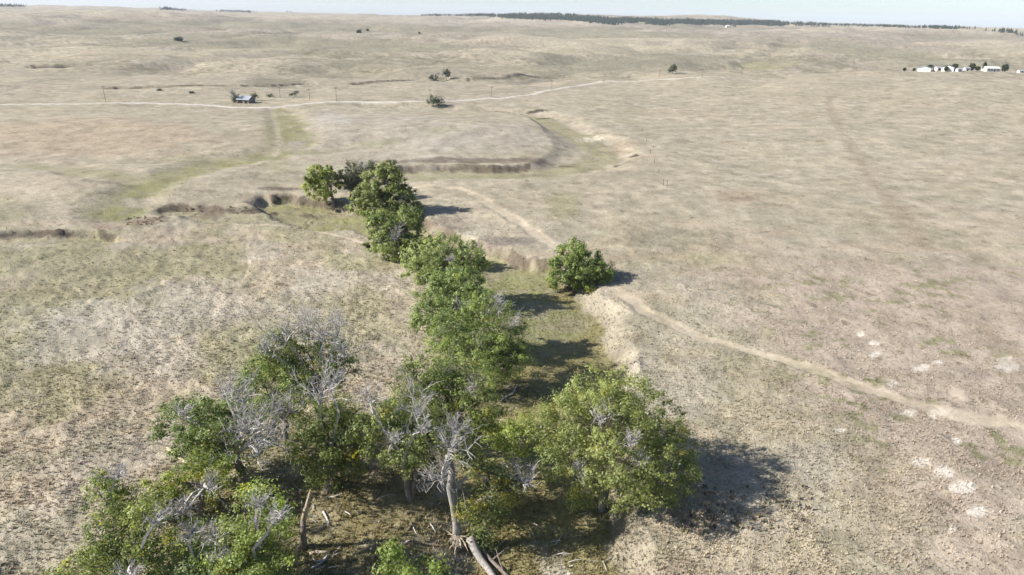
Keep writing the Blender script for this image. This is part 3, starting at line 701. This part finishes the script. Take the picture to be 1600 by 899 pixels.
tree('cottonwood_tree', 'bright lime green cottonwood at the bottom of the grove left of the pale snag', (408, 925),
     [(400, 820, 32, 2), (376, 850, 32, 1), (430, 806, 22, 2), (412, 862, 30, 0), (380, 890, 30, -1), (432, 882, 20, 0), (355, 868, 24, 0), (418, 905, 28, -1), (440, 832, 14, 1), (418, 775, 20, 3), (385, 785, 20, 3), (400, 845, 30, 3), (435, 860, 18, 1), (350, 895, 26, -1)], 'bright', [(425, 815, 16, -1), (400, 790, 14, 1)], .42, GRV, yellow=.08)
tree('cottonwood_tree', 'cottonwood with twin grey trunks and a pale bare top left of the split tree', (640, 782),
     [(605, 690, 26, 0), (650, 660, 34, 1), (672, 690, 26, 0), (640, 702, 26, -1), (612, 655, 24, 1), (660, 722, 16, 0), (580, 665, 20, 0), (588, 640, 16, 1), (622, 720, 20, 0), (640, 632, 24, 3), (590, 705, 18, 0), (668, 655, 22, 3)], 'cotton', [(652, 640, 28, 0), (577, 622, 22, 0), (612, 690, 14, -3), (660, 670, 14, -3)], .34, GRV, yellow=.04, fork=(632, 735),
     limb_px=[([(645, 778, 0), (648, 750, 0), (652, 715, 0)], .22)])
tree('young_tree', 'lime green treetop poking into the bottom edge of the picture', (640, 1010),
     [(616, 876, 22, 1), (660, 886, 22, 1), (600, 898, 18, 0), (640, 915, 26, 0), (680, 908, 18, 0), (630, 945, 26, 0), (615, 860, 10, 1)], 'bright', (), .2, yellow=.01)
# the split tree in front
tree('split_tree', 'split grey cottonwood with one dead top and one leafy limb over the splintered log', (714, 842),
     [(736, 724, 22, 0), (762, 738, 22, 1), (776, 768, 22, 0), (800, 758, 22, 1), (728, 792, 15, -1), (725, 705, 12, 0), (780, 790, 24, 2)], 'cotton', [(702, 692, 34, 0), (690, 736, 26, -1), (712, 668, 22, 1), (820, 748, 20, 0)], .42, yellow=.10, dens=8,
     trunk_px=[(714, 842), (714, 822), (709, 790), (703, 762), (706, 738), (700, 712)], limb_px=[([(714, 836, 0), (728, 815, 0), (745, 785, 0), (768, 772, 0), (798, 765, 0), (812, 752, 0)], .24), ([(708, 770, 0), (722, 752, 0), (742, 735, 0)], .2)], dead_trunk=True)
tree('bush', 'dense bush with shade put into its dark leaves, beneath the limb of the split tree', (760, 856),  # stands for the shadowed mass under the limb, shade put into the leaf colour
     [(752, 802, 20, 0), (766, 826, 20, 0), (746, 838, 14, 0), (774, 800, 16, 1), (760, 845, 16, 0)], 'dark', (), .12, cat='bush', yellow=0)
tree('bush', 'small bright bush on the bank face left of the trunk of the biggest cottonwood', (902, 796),
     [(905, 772, 13, 0), (899, 782, 9, 0)], 'bright', (), .08, cat='bush', yellow=0)
# ------------------------------------------------------------------ dead wood
def snag(name, label, pts, rads, ragged=True):
    B = ground(*pts[0]); root = empty(name, B); tag(root, label, 'dead tree')
    path = [at_y(u, v, B[1]) - B for u, v in pts]; path[0] = C_(0, 0, -.25)
    k = max(2, len(path) // 2 + 1)
    random.seed(5); a_ = MB(); a_.tube(path[:k], rads[:k], 9, True, .15); a_.build('trunk', M_BARK, root, True)
    b_ = MB(); b_.tube(path[k - 1:], [q * .97 for q in rads[k - 1:]], 7, True, .4); b_.build('bare_wood', M_RAW, root, True)
    return root
snag('dead_snag', 'tall broken pale snag standing alone on the sunlit grove floor', [(475, 857), (474, 835), (474, 812), (478, 795), (485, 766)], [.34, .26, .23, .20, .06])
snag('dead_snag', 'short pale stub trunk beside the tall broken snag', [(461, 884), (461, 868), (463, 848)], [.24, .2, .12])
def log(label, pts, r, mat=M_DEAD, branches=3, name='fallen_log', cat='log', lift=.0):
    P = [ground(u, v) + C_(0, 0, r * .6) for u, v in pts]; P[0][2] += lift
    B = P[len(P) // 2].copy(); root = empty(name, B); tag(root, label, cat)
    fine = []
    for a_, b_ in zip(P[:-1], P[1:]):
        for t in (0, .33, .66): fine.append(a_ * (1 - t) + b_ * t + rng.normal(0, .03, 3))
    fine.append(P[-1])
    random.seed(int(r * 1000)); mb = MB(); mb.tube([p - B for p in fine], [r * (1 - .5 * k / len(fine)) for k in range(len(fine))], 8, True, .2); mb.build('stem', mat, root, True)
    g = np.random.default_rng(int(pts[0][0]))
    for _ in range(branches):
        s_ = fine[g.integers(1, len(fine))]; d = g.normal(0, 1, 3); d[2] = abs(d[2]) * .5 + .15; d /= np.linalg.norm(d)
        L = r * g.uniform(4, 9); mb = MB(); mb.tube([s_ - B, s_ - B + d * L * .5, s_ - B + d * L + g.normal(0, .1, 3)], [r * .4, r * .28, r * .1], 5, True, .1); mb.build('branch', mat, root, True)
    return root
log('thick grey fallen trunk running from the splintered stump off the bottom edge', [(733, 856), (752, 880), (778, 915)], .46, M_GREY, 0, lift=.9)
log('thinner dark fallen trunk lying beside the thick grey one', [(745, 858), (768, 880), (800, 908)], .26, M_BARK, 2, lift=.6)
log('short white log on the grass right of the pale snag', [(484, 866), (515, 864)], .20, M_RAW, 0)
log('curved pale branch lying below the short white log', [(512, 870), (500, 882), (486, 890)], .15, M_DEAD, 2, 'fallen_branch', 'branch')
log('bleached torn limb on the prairie at the left edge of the grove', [(262, 703), (282, 717), (302, 732)], .22, M_RAW, 1, 'fallen_branch', 'branch')
log('forked grey branch on the shadowed creek grass right of the tree row', [(782, 627), (800, 617), (808, 603)], .17, M_DEAD, 3, 'fallen_branch', 'branch')
log('thin grey branch lying right of the lime green treetop', [(688, 882), (722, 873)], .12, M_DEAD, 1, 'fallen_branch', 'branch')
log('pale stick slanting under the dark bent trunk in the lower left grove', [(335, 775), (352, 792), (362, 800)], .14, M_DEAD, 1, 'fallen_branch', 'branch')
log('crooked brown branch on the bare patch left of the lime green cottonwood', [(340, 830), (355, 812), (368, 818)], .12, M_RAW, 2, 'fallen_branch', 'branch')
log('grey limb lying in the dark shade between snag and twin trunked tree', [(505, 800), (516, 822)], .12, M_DEAD, 1, 'fallen_branch', 'branch')
log('dead limb hanging to the ground below the yellowish leaning tree', [(760, 712), (785, 708), (800, 702)], .18, M_RAW, 2, 'fallen_branch', 'branch')
# splintered stump
B = ground(716, 850); st = empty('splintered_stump', B); tag(st, 'splintered pale stump pile at the foot of the split grey tree', 'stump')
g = np.random.default_rng(5); mb = MB(); random.seed(9)
mb.tube([(0, 0, -.3), (0.05, 0, .35), (.1, .05, .8)], [1.0, .8, .55], 11, True, .4); mb.build('stump_body', M_BARK, st, True)
for k in range(30):
    an = g.uniform(0, 6.28); r_ = g.uniform(.2, .8); p = C_(math.cos(an) * r_, math.sin(an) * r_, g.uniform(.3, .9))
    d = C_(math.cos(an) * g.uniform(.3, 1), math.sin(an) * g.uniform(.3, 1) - .2, g.uniform(-.5, .5)); L = g.uniform(.4, 1.2)
    mb = MB(); mb.tube([p, p + d * L * .5, p + d * L + C_(0, 0, -.12)], [.08, .055, .02], 4, True, .1); mb.build('splinter', M_RAW, st)
# creek floor litter
def sticks(name, label, boxes, n, seed):
    g = np.random.default_rng(seed); P = []
    for (u0_, u1_, v0_, v1_), k in boxes:
        for _ in range(k):
            p = at(g.uniform(u0_, u1_), g.uniform(v0_, v1_), hfast); z = hfast(p[0:1], p[1:2])[0] + .12; an = g.uniform(0, 6.28); L = g.uniform(.4, 1.6)
            d = C_(math.cos(an), math.sin(an), g.uniform(-.02, .25)); p[2] = z
            P.append([p, p + d * L * .5 + g.normal(0, .06, 3), p + d * L + g.normal(0, .1, 3)])
    V, F = batch_tubes(np.array(P), np.tile([.055, .045, .02], (len(P), 1)))
    o = mesh_np(name, V, F, M_DEAD); tag(o, label, 'sticks', kind='stuff')
sticks('fallen_sticks', 'scattered grey sticks littering the grove floor and creek bed', [((470, 700, 760, 890), 45), ((300, 480, 740, 890), 30), ((760, 950, 700, 890), 25), ((760, 840, 560, 700), 16)], 0, 3)

# ------------------------------------------------------------------ weeds and shrubs
def weed_stuff():
    g = np.random.default_rng(21); xs, ys = [], []
    for (u0_, u1_, v0_, v1_, k) in ((1050, 1120, 800, 835, 50), (1100, 1265, 760, 830, 70), (560, 700, 800, 890, 40), (250, 420, 320, 340, 20), (195, 255, 338, 352, 30)):
        for _ in range(k):
            p = at(g.uniform(u0_, u1_), g.uniform(v0_, v1_), hfast); xs.append(p[0]); ys.append(p[1])
    x, y = np.array(xs), np.array(ys); n = len(x)
    pal = np.array([[.19, .15, .115], [.25, .21, .16], [.17, .16, .09], [.30, .25, .19]])
    o = tuft_mesh('dry_weeds', x, y, g.uniform(.2, .55, n), g.uniform(.2, .4, n), 9, pal[g.integers(0, 4, n)], 22, M_BLADE, .5)
    tag(o, 'dry brown weeds along the creek banks and in the shade', 'weeds', kind='stuff')
weed_stuff()
def far_tree(name, label, base, lobes, pal='far', dead=(), cat='tree', group=None, tr=.25, k=1.0):
    d = axis(ground(*base)); lf = max(.5, d / FPX * 1.3) * k
    return tree(name, label, base, lobes, pal, dead, tr, group, cat, leaf=lf, dens=2.2, per=16, yellow=0, cl=1.1)
far_tree('round_bush', 'single dark round bush between the gravel road and the creek', (681, 166), [(676, 156, 7, 0), (685, 157, 7, 0), (681, 161, 7, -1), (690, 160, 5, 0), (671, 160, 4, 0)], 'far', tr=.15)
far_tree('roadside_tree', 'dark tree on the left side of the grey roofed shed', (368, 160), [(366, 153, 4, 0), (371, 152, 4, 1), (367, 156, 4, -1)])
far_tree('roadside_tree', 'small dark tree on the right side of the grey roofed shed', (397, 157.5), [(394, 151, 4, 0), (399, 151.5, 4, 0), (397, 149, 3.5, 0)])
far_tree('dead_tree', 'bare dead tree rising above the left end of the shed', (365, 161), [(365, 156, 2, 0)], 'grey', [(363, 144, 5, 0), (365, 148, 4, 0)], 'dead tree')
far_tree('shrub', 'small pale shrub right of the shed beside the gravel road', (423, 152), [(423, 149, 2.5, 0), (421, 150, 2, 0)], 'far', cat='shrub', tr=.08)
far_tree('shrub', 'leaning dark shrub farther right of the shed toward the power poles', (459, 152), [(460, 146, 3, 0), (456, 149, 2.5, 0), (463, 144, 2, 0)], 'far', cat='shrub', tr=.1)
far_tree('prairie_tree', 'left tree of the pair beyond the road, low and thin', (677, 126), [(676, 121, 4, 0), (680, 122, 3.5, 0), (674, 123, 3, 0)], 'far', [(682, 116, 4, 0)], tr=.2)
far_tree('prairie_tree', 'right tree of the pair beyond the road, taller with a clear trunk', (698, 126), [(697, 112, 4, 0), (699, 117, 4, 0), (695, 116, 3, 0), (700, 113, 3, 0)], 'far', tr=.25)
far_tree('prairie_tree', 'lone dark tree on the skyline of the right hill left of the farm', (1051, 115), [(1052, 104, 3.5, 0), (1050, 108, 4, 0), (1054, 108, 3.5, 0), (1048, 111, 2.5, 0)], 'far', tr=.25)
far_tree('far_bush', 'dark bush in the far draw on the upper left', (279, 64), [(276, 61.5, 3, 0), (282, 61.5, 3, 0)], 'far', cat='bush', tr=.1)
far_tree('far_bush', 'larger of two dots of trees high on the far slope', (561, 52), [(561, 50, 2.8, 0)], 'far', cat='bush', tr=.1)
far_tree('far_bush', 'tiny dark bush just right of the larger dot on the far slope', (574, 48.5), [(574, 47.3, 1.6, 0)], 'far', cat='bush', tr=.1)
far_tree('far_bush', 'tiny lone dark bush on the far slope above the centre', (655, 53), [(655, 51.8, 1.4, 0)], 'far', cat='bush', tr=.1)

far_tree('shrub', 'low dark shrub on the flat well left of the shed beyond the road', (250, 142), [(250, 140.5, 1.6, 0), (248, 141, 1.2, 0)], 'far', cat='shrub', tr=.06)
far_tree('shrub', 'low dark shrub on the flat nearer the shed beyond the road', (299, 146), [(298, 144.5, 1.8, 0), (301, 145, 1.4, 0)], 'far', cat='shrub', tr=.06)
# ------------------------------------------------------------------ power poles along the road
pole_px = [(165, 159, 136, 'first power pole from the left edge along the gravel road'), (438, 154, 138, 'short power pole right of the shed among weeds'), (484, 157, 143, 'thin power pole between the shed and the tall road pole'),
           (526, 159, 138, 'tallest near power pole standing at the edge of the gravel road'), (672, 158, 145, 'power pole behind the round dark bush'), (768, 152, 141, 'power pole where the gravel road starts climbing right'),
           (862, 140, 130, 'power pole beside the rising gravel road'), (944, 128.5, 119, 'power pole near the top of the rising road'), (1030, 123.5, 111, 'power pole just left of the lone hilltop tree'),
           (1097, 121.5, 111, 'power pole just right of the lone hilltop tree'), (1158, 118, 107, 'second power pole right of the lone hilltop tree'), (1215, 114, 102, 'third power pole right of the lone hilltop tree'), (1333, 110, 98, 'power pole nearest the white farm on the crest')]
for u, v, vt, lab in pole_px:
    B = ground(u, v); h = max(6.5, (v - vt) * axis(B) / FPX * 1.05); w = max(.13, axis(B) / FPX * .12)
    root = empty('power_pole', B); tag(root, lab, 'power pole', 'power poles along the gravel road')
    mb = MB(); mb.tube([(0, 0, -.4), (0, 0, h)], [w, w * .75], 6); mb.build('post', M_POLE, root)
    mb = MB(); mb.box(-1.1, 1.1, -.08, .08, h - .75, h - .55); mb.build('crossarm', M_POLE, root)
# fence posts on the right slope
for k, (u, v) in enumerate([(1004, 206), (1010, 222), (1016, 240), (1022, 255), (1029, 271), (1036, 290), (1042, 291)]):
    B = ground(u, v); o = empty('fence_post', B); tag(o, ('topmost', 'second from the top', 'third from the top', 'middle', 'third from the bottom', 'left of the bottom pair', 'right of the bottom pair')[k] + ', thin wooden post of the old fence on the right slope', 'fence post', 'posts of the old fence line')
    mb = MB(); mb.tube([(0, 0, -.2), (0, 0, 1.5 if k < 5 else 1.9)], [.11, .09], 6); mb.build('post', M_POLE, o)

# ------------------------------------------------------------------ buildings
def house(name, label, cat, px, w, d, h, rise, rz, wall, roof, doors=(), windows=(), over=.4):
    B = ground(*px) if not isinstance(px, np.ndarray) else px
    root = empty(name, B, rz); tag(root, label, cat)
    mb = MB(); x, y = w / 2, d / 2
    mb.add([(-x, -y, -1), (x, -y, -1), (x, y, -1), (-x, y, -1), (-x, -y, h), (x, -y, h), (x, y, h), (-x, y, h), (-x, 0, h + rise), (x, 0, h + rise)],
           [(0, 1, 5, 4), (2, 3, 7, 6), (1, 2, 6, 9, 5), (3, 0, 4, 8, 7), (0, 3, 2, 1)])
    mb.build('wall', wall, root)
    sl = rise / y
    for s in (-1, 1):
        mb = MB(); yo = y + over; z0 = h - over * sl
        p = [(-x - over, s * yo, z0 + .02), (x + over, s * yo, z0 + .02), (x + over, 0, h + rise + .02), (-x - over, 0, h + rise + .02)]
        q = [(a_, b_, c_ + .16) for a_, b_, c_ in p]
        mb.add(p + q, [(0, 1, 2, 3), (7, 6, 5, 4), (0, 4, 5, 1), (1, 5, 6, 2), (2, 6, 7, 3), (3, 7, 4, 0)]); mb.build('roof_slope', roof, root)
    for (cx, wd, z0, z1) in doors:
        mb = MB(); mb.box(cx - wd / 2, cx + wd / 2, -y - .06, -y + .02, z0, z1); mb.build('doorway_shade', M_DARK, root)  # near-black sheet on the wall, painted shade of an unlit doorway
    for (cx, wd, z0, z1) in windows:
        mb = MB(); mb.box(cx - wd / 2 - .12, cx + wd / 2 + .12, -y - .07, -y + .02, z0 - .12, z1 + .12); f_ = mb.build('window', M_WHITE, root)
        mb = MB(); mb.box(cx - wd / 2, cx + wd / 2, -y - .10, -y - .05, z0, z1); mb.build('pane', M_DARK, f_)
    return root
house('roadside_shed', 'low grey roofed shed between two dark trees by the gravel road', 'shed', (385, 161), 7.0, 6, 2.0, 1.6, R(-14), M_TAN, M_ROOF, [(-1.6, 2.6, 0, 1.8), (1.8, 1.6, 0, 1.7)])
house('lean_to', 'small dark roofed lean-to at the left end of the grey roofed shed', 'shed', (374, 158), 5, 4, 1.8, 1.0, R(20), M_TAN, M_ROOFD, [(0, 2, 0, 1.6)])
def fb(u, v, y=690):
    p = at_y(u, v, y); p[2] = hz(p[0], p[1]); return p
def farm(u, dy=0):
    p = ground(u, 112.5 if u < 1560 else 114); q = fb(u, 110, p[1] + 6 + max(dy, -8) * .5); return q
FS = .66
house('farm_barn', 'leftmost white barn of the farm on the crest', 'barn', farm(1444), 8.5, 9, 2.6, 1.3, R(60), M_WHITE, M_ROOF, [(0, 2.4, 0, 2.1)])
house('long_shed', 'low long white shed between the two farm barns', 'shed', farm(1469, dy=14), 8.5, 5, 2.0, .8, R(4), M_WHITE, M_ROOF, [(-2.4, 1.8, 0, 1.6)])
house('farm_barn', 'white barn with the dark tree at its right, second from the left on the crest', 'barn', farm(1481), 7.5, 8, 2.8, 1.4, R(55), M_WHITE, M_ROOFD, [(-1.6, 2.2, 0, 2.2)])
house('small_outbuilding', 'tiny white outbuilding right of the second barn, nearest the slope', 'outbuilding', farm(1498, dy=-25), 3.6, 3, 1.7, .7, R(5), M_WHITE, M_ROOF, [(0, 1, 0, 1.5)])
house('small_outbuilding', 'tiny white outbuilding half behind the round farm tree', 'outbuilding', farm(1510, dy=10), 3.6, 3.5, 2.0, .7, R(-5), M_WHITE, M_ROOF, [(0, 1, 0, 1.5)])
house('farmhouse', 'long white farmhouse between the slim tree and the dark tree on the crest', 'house', farm(1548), 10.5, 6, 2.3, 1.2, R(2), M_WHITE, M_WHITE, [(1, .9, 0, 1.7)], [(-3.6, 1.1, .8, 1.7), (-1.4, 1.1, .8, 1.7), (3.4, 1.1, .8, 1.7)])
house('small_outbuilding', 'white outbuilding at the right edge of the picture by the farm', 'outbuilding', farm(1595, dy=-40), 4.5, 4, 1.9, .8, R(0), M_WHITE, M_ROOF, [(1, 1.2, 0, 1.6)])
def farm_tree(label, u, v, r, dy=0, tall=1.0):
    r *= FS
    p = farm(u, dy); TREE_SEED[0] += 1; g = np.random.default_rng(TREE_SEED[0])
    root = empty('farm_tree', p); tag(root, label, 'tree')
    mb = MB(); mb.tube([(0, 0, -.3), (0, 0, r * 1.6 * tall)], [.25, .15], 6); mb.build('trunk', M_BARK, root)
    n = 420; d = g.normal(size=(n, 3)); d /= np.linalg.norm(d, axis=1, keepdims=True); pos = d * (r * (.4 + .6 * g.random((n, 1)))) * C_(1, 1, tall) * (.8 + .4 * vnoise(d[:, 0] * 2 + u, d[:, 2] * 2, 3)[:, None]) + C_(0, 0, r * 1.1 * tall + .6)
    t, b = quat_basis(d + g.normal(0, .5, d.shape), g); s = .4
    V = np.stack([pos - t * s, pos + b * s, pos + t * s, pos - b * s], 1).reshape(-1, 3)
    c = PAL['far'][0] + (PAL['far'][1] - PAL['far'][0]) * g.random((n, 1))
    mesh_np('crown', V, np.arange(n * 4).reshape(-1, 4), M_LEAF, root, np.repeat(c, 4, 0))
farm_tree('dark tree against the right end of the leftmost farm barn', 1452, 104, 3.0, 10)
farm_tree('round dark tree in front of the second farm barn', 1478, 108, 2.2, -14)
farm_tree('dark tree at the right end of the second farm barn', 1491, 103, 3.4, 6)
farm_tree('roundest farm tree in the middle of the farmstead', 1518, 104, 3.8, 4)
farm_tree('low bush right of the roundest farm tree', 1527, 108, 2.4, -8)
farm_tree('tall slim tree left of the white farmhouse', 1537, 103, 2.0, 4, 2.2)
farm_tree('broad dark tree right of the white farmhouse', 1570, 105, 4.0, 0)
farm_tree('low dark bush at the left end of the farm line', 1413, 108, 1.6, 0)
farm_tree('tiny round bush between the low bush and the leftmost barn', 1428, 108, 1.4, 0)
house('distant_house', 'tiny white house below the pine ridge far away', 'house', ground(1137, 43), 16, 10, 5, 2.5, R(10), M_WHITE, M_WHITE, [(2, 2, 0, 3)])

# ------------------------------------------------------------------ pine woods on the far ridges
def pine_unit():
    V, F = [], []
    for z0, z1, r in ((.08, .52, .26), (.30, .78, .20), (.55, 1.0, .13)):
        n0 = len(V); k = 6
        for s in range(k):
            a_ = 2 * math.pi * s / k; V.append((r * math.cos(a_), r * math.sin(a_), z0))
        V.append((0, 0, z1))
        for s in range(k): F.append((n0 + s, n0 + (s + 1) % k, n0 + k))
    return np.array(V), np.array(F)
PV, PF = pine_unit()
def wood(name, label, poly, n, seed, hrange=(9, 14)):
    """poly: list of (u, v_top, v_bottom) outlining a stretch of slope"""
    g = np.random.default_rng(seed); poly = np.array(poly, float); X, Y = [], []
    us = g.uniform(poly[0, 0], poly[-1, 0], n * 3)
    for u in us:
        v0_ = np.interp(u, poly[:, 0], poly[:, 1]); v1_ = np.interp(u, poly[:, 0], poly[:, 2])
        if v1_ - v0_ < .2 and g.random() < .5: continue
        p = at(u, g.uniform(v0_, v1_), hgrid)
        if p[1] < 400 or np.hypot(p[0], p[1]) > 8800: continue
        X.append(p[0] + g.normal(0, 8)); Y.append(p[1] + g.normal(0, 25))
        if len(X) >= n: break
    X, Y = np.array(X), np.array(Y); Z = hgrid(X, Y) - .5; n = len(X)
    H = g.uniform(*hrange, n)
    c, s = np.cos(g.uniform(0, 6.28, n)), np.sin(g.uniform(0, 6.28, n)); wd = g.uniform(.8, 1.25, n)
    V = np.zeros((n, len(PV), 3)); V[..., 0] = X[:, None] + PV[:, 0] * (H * wd)[:, None]; V[..., 1] = Y[:, None] + PV[:, 1] * (H * wd)[:, None]; V[..., 2] = Z[:, None] + PV[:, 2] * H[:, None]
    F = (np.arange(n) * len(PV))[:, None, None] + PF[None]
    o = mesh_np(name, V.reshape(-1, 3), F.reshape(-1, 3), M_PINE); tag(o, label, 'pine wood', kind='stuff')
wood('pine_wood', 'long dark pine wood along the far ridge right of the centre', [(780, 25, 27), (830, 24, 31), (880, 25, 31), (930, 28, 36), (960, 30, 38), (1000, 31, 34), (1030, 32, 40), (1060, 33, 37), (1120, 34, 39), (1180, 35, 39), (1220, 36, 38)], 5000, 1)
wood('pine_wood', 'thin dark line of pines on the far ridge at the upper right', [(1215, 36, 38), (1300, 38, 40), (1400, 41, 42.5), (1500, 44, 46)], 900, 2, (7, 11))
wood('pine_wood', 'dark pine band on the skyline left of the centre', [(525, 17, 19), (580, 18, 20), (640, 20, 22)], 500, 3)
wood('pine_wood', 'dark pine band between the left skyline band and the long wood', [(660, 23, 25), (720, 22, 25), (775, 24, 26)], 420, 4)
wood('pine_wood', 'small dark pine clump on the skyline at the upper left corner', [(0, 9, 11), (33, 9, 11)], 60, 5)
wood('pine_wood', 'dark pine clump on the far left skyline', [(255, 12, 15), (288, 12, 17)], 90, 6)
wood('pine_wood', 'second dark pine clump right of the far left clump', [(338, 15, 18), (395, 16, 20)], 130, 7)
wood('pine_wood', 'faint pine strip on the left skyline between clumps and band', [(440, 17.5, 19), (510, 18.5, 20)], 90, 8)
wood('pine_wood', 'small pine clump at the far right end of the skyline', [(1562, 49, 51), (1582, 50, 52)], 40, 9)

# ------------------------------------------------------------------ air
hb = MB(); hb.box(-17000, 17000, -17000, 17000, -60, 260)
mt = bpy.data.materials.new('haze'); mt.use_nodes = True; t = mt.node_tree; t.nodes.clear()
vo = t.nodes.new('ShaderNodeVolumePrincipled'); vo.inputs['Density'].default_value = 4.8e-5; vo.inputs['Color'].default_value = (.80, .87, 1, 1); vo.inputs['Anisotropy'].default_value = 0
ou = t.nodes.new('ShaderNodeOutputMaterial'); t.links.new(vo.outputs[0], ou.inputs['Volume'])
hz_o = hb.build('haze', mt); tag(hz_o, 'pale air over the prairie', 'haze', kind='stuff')
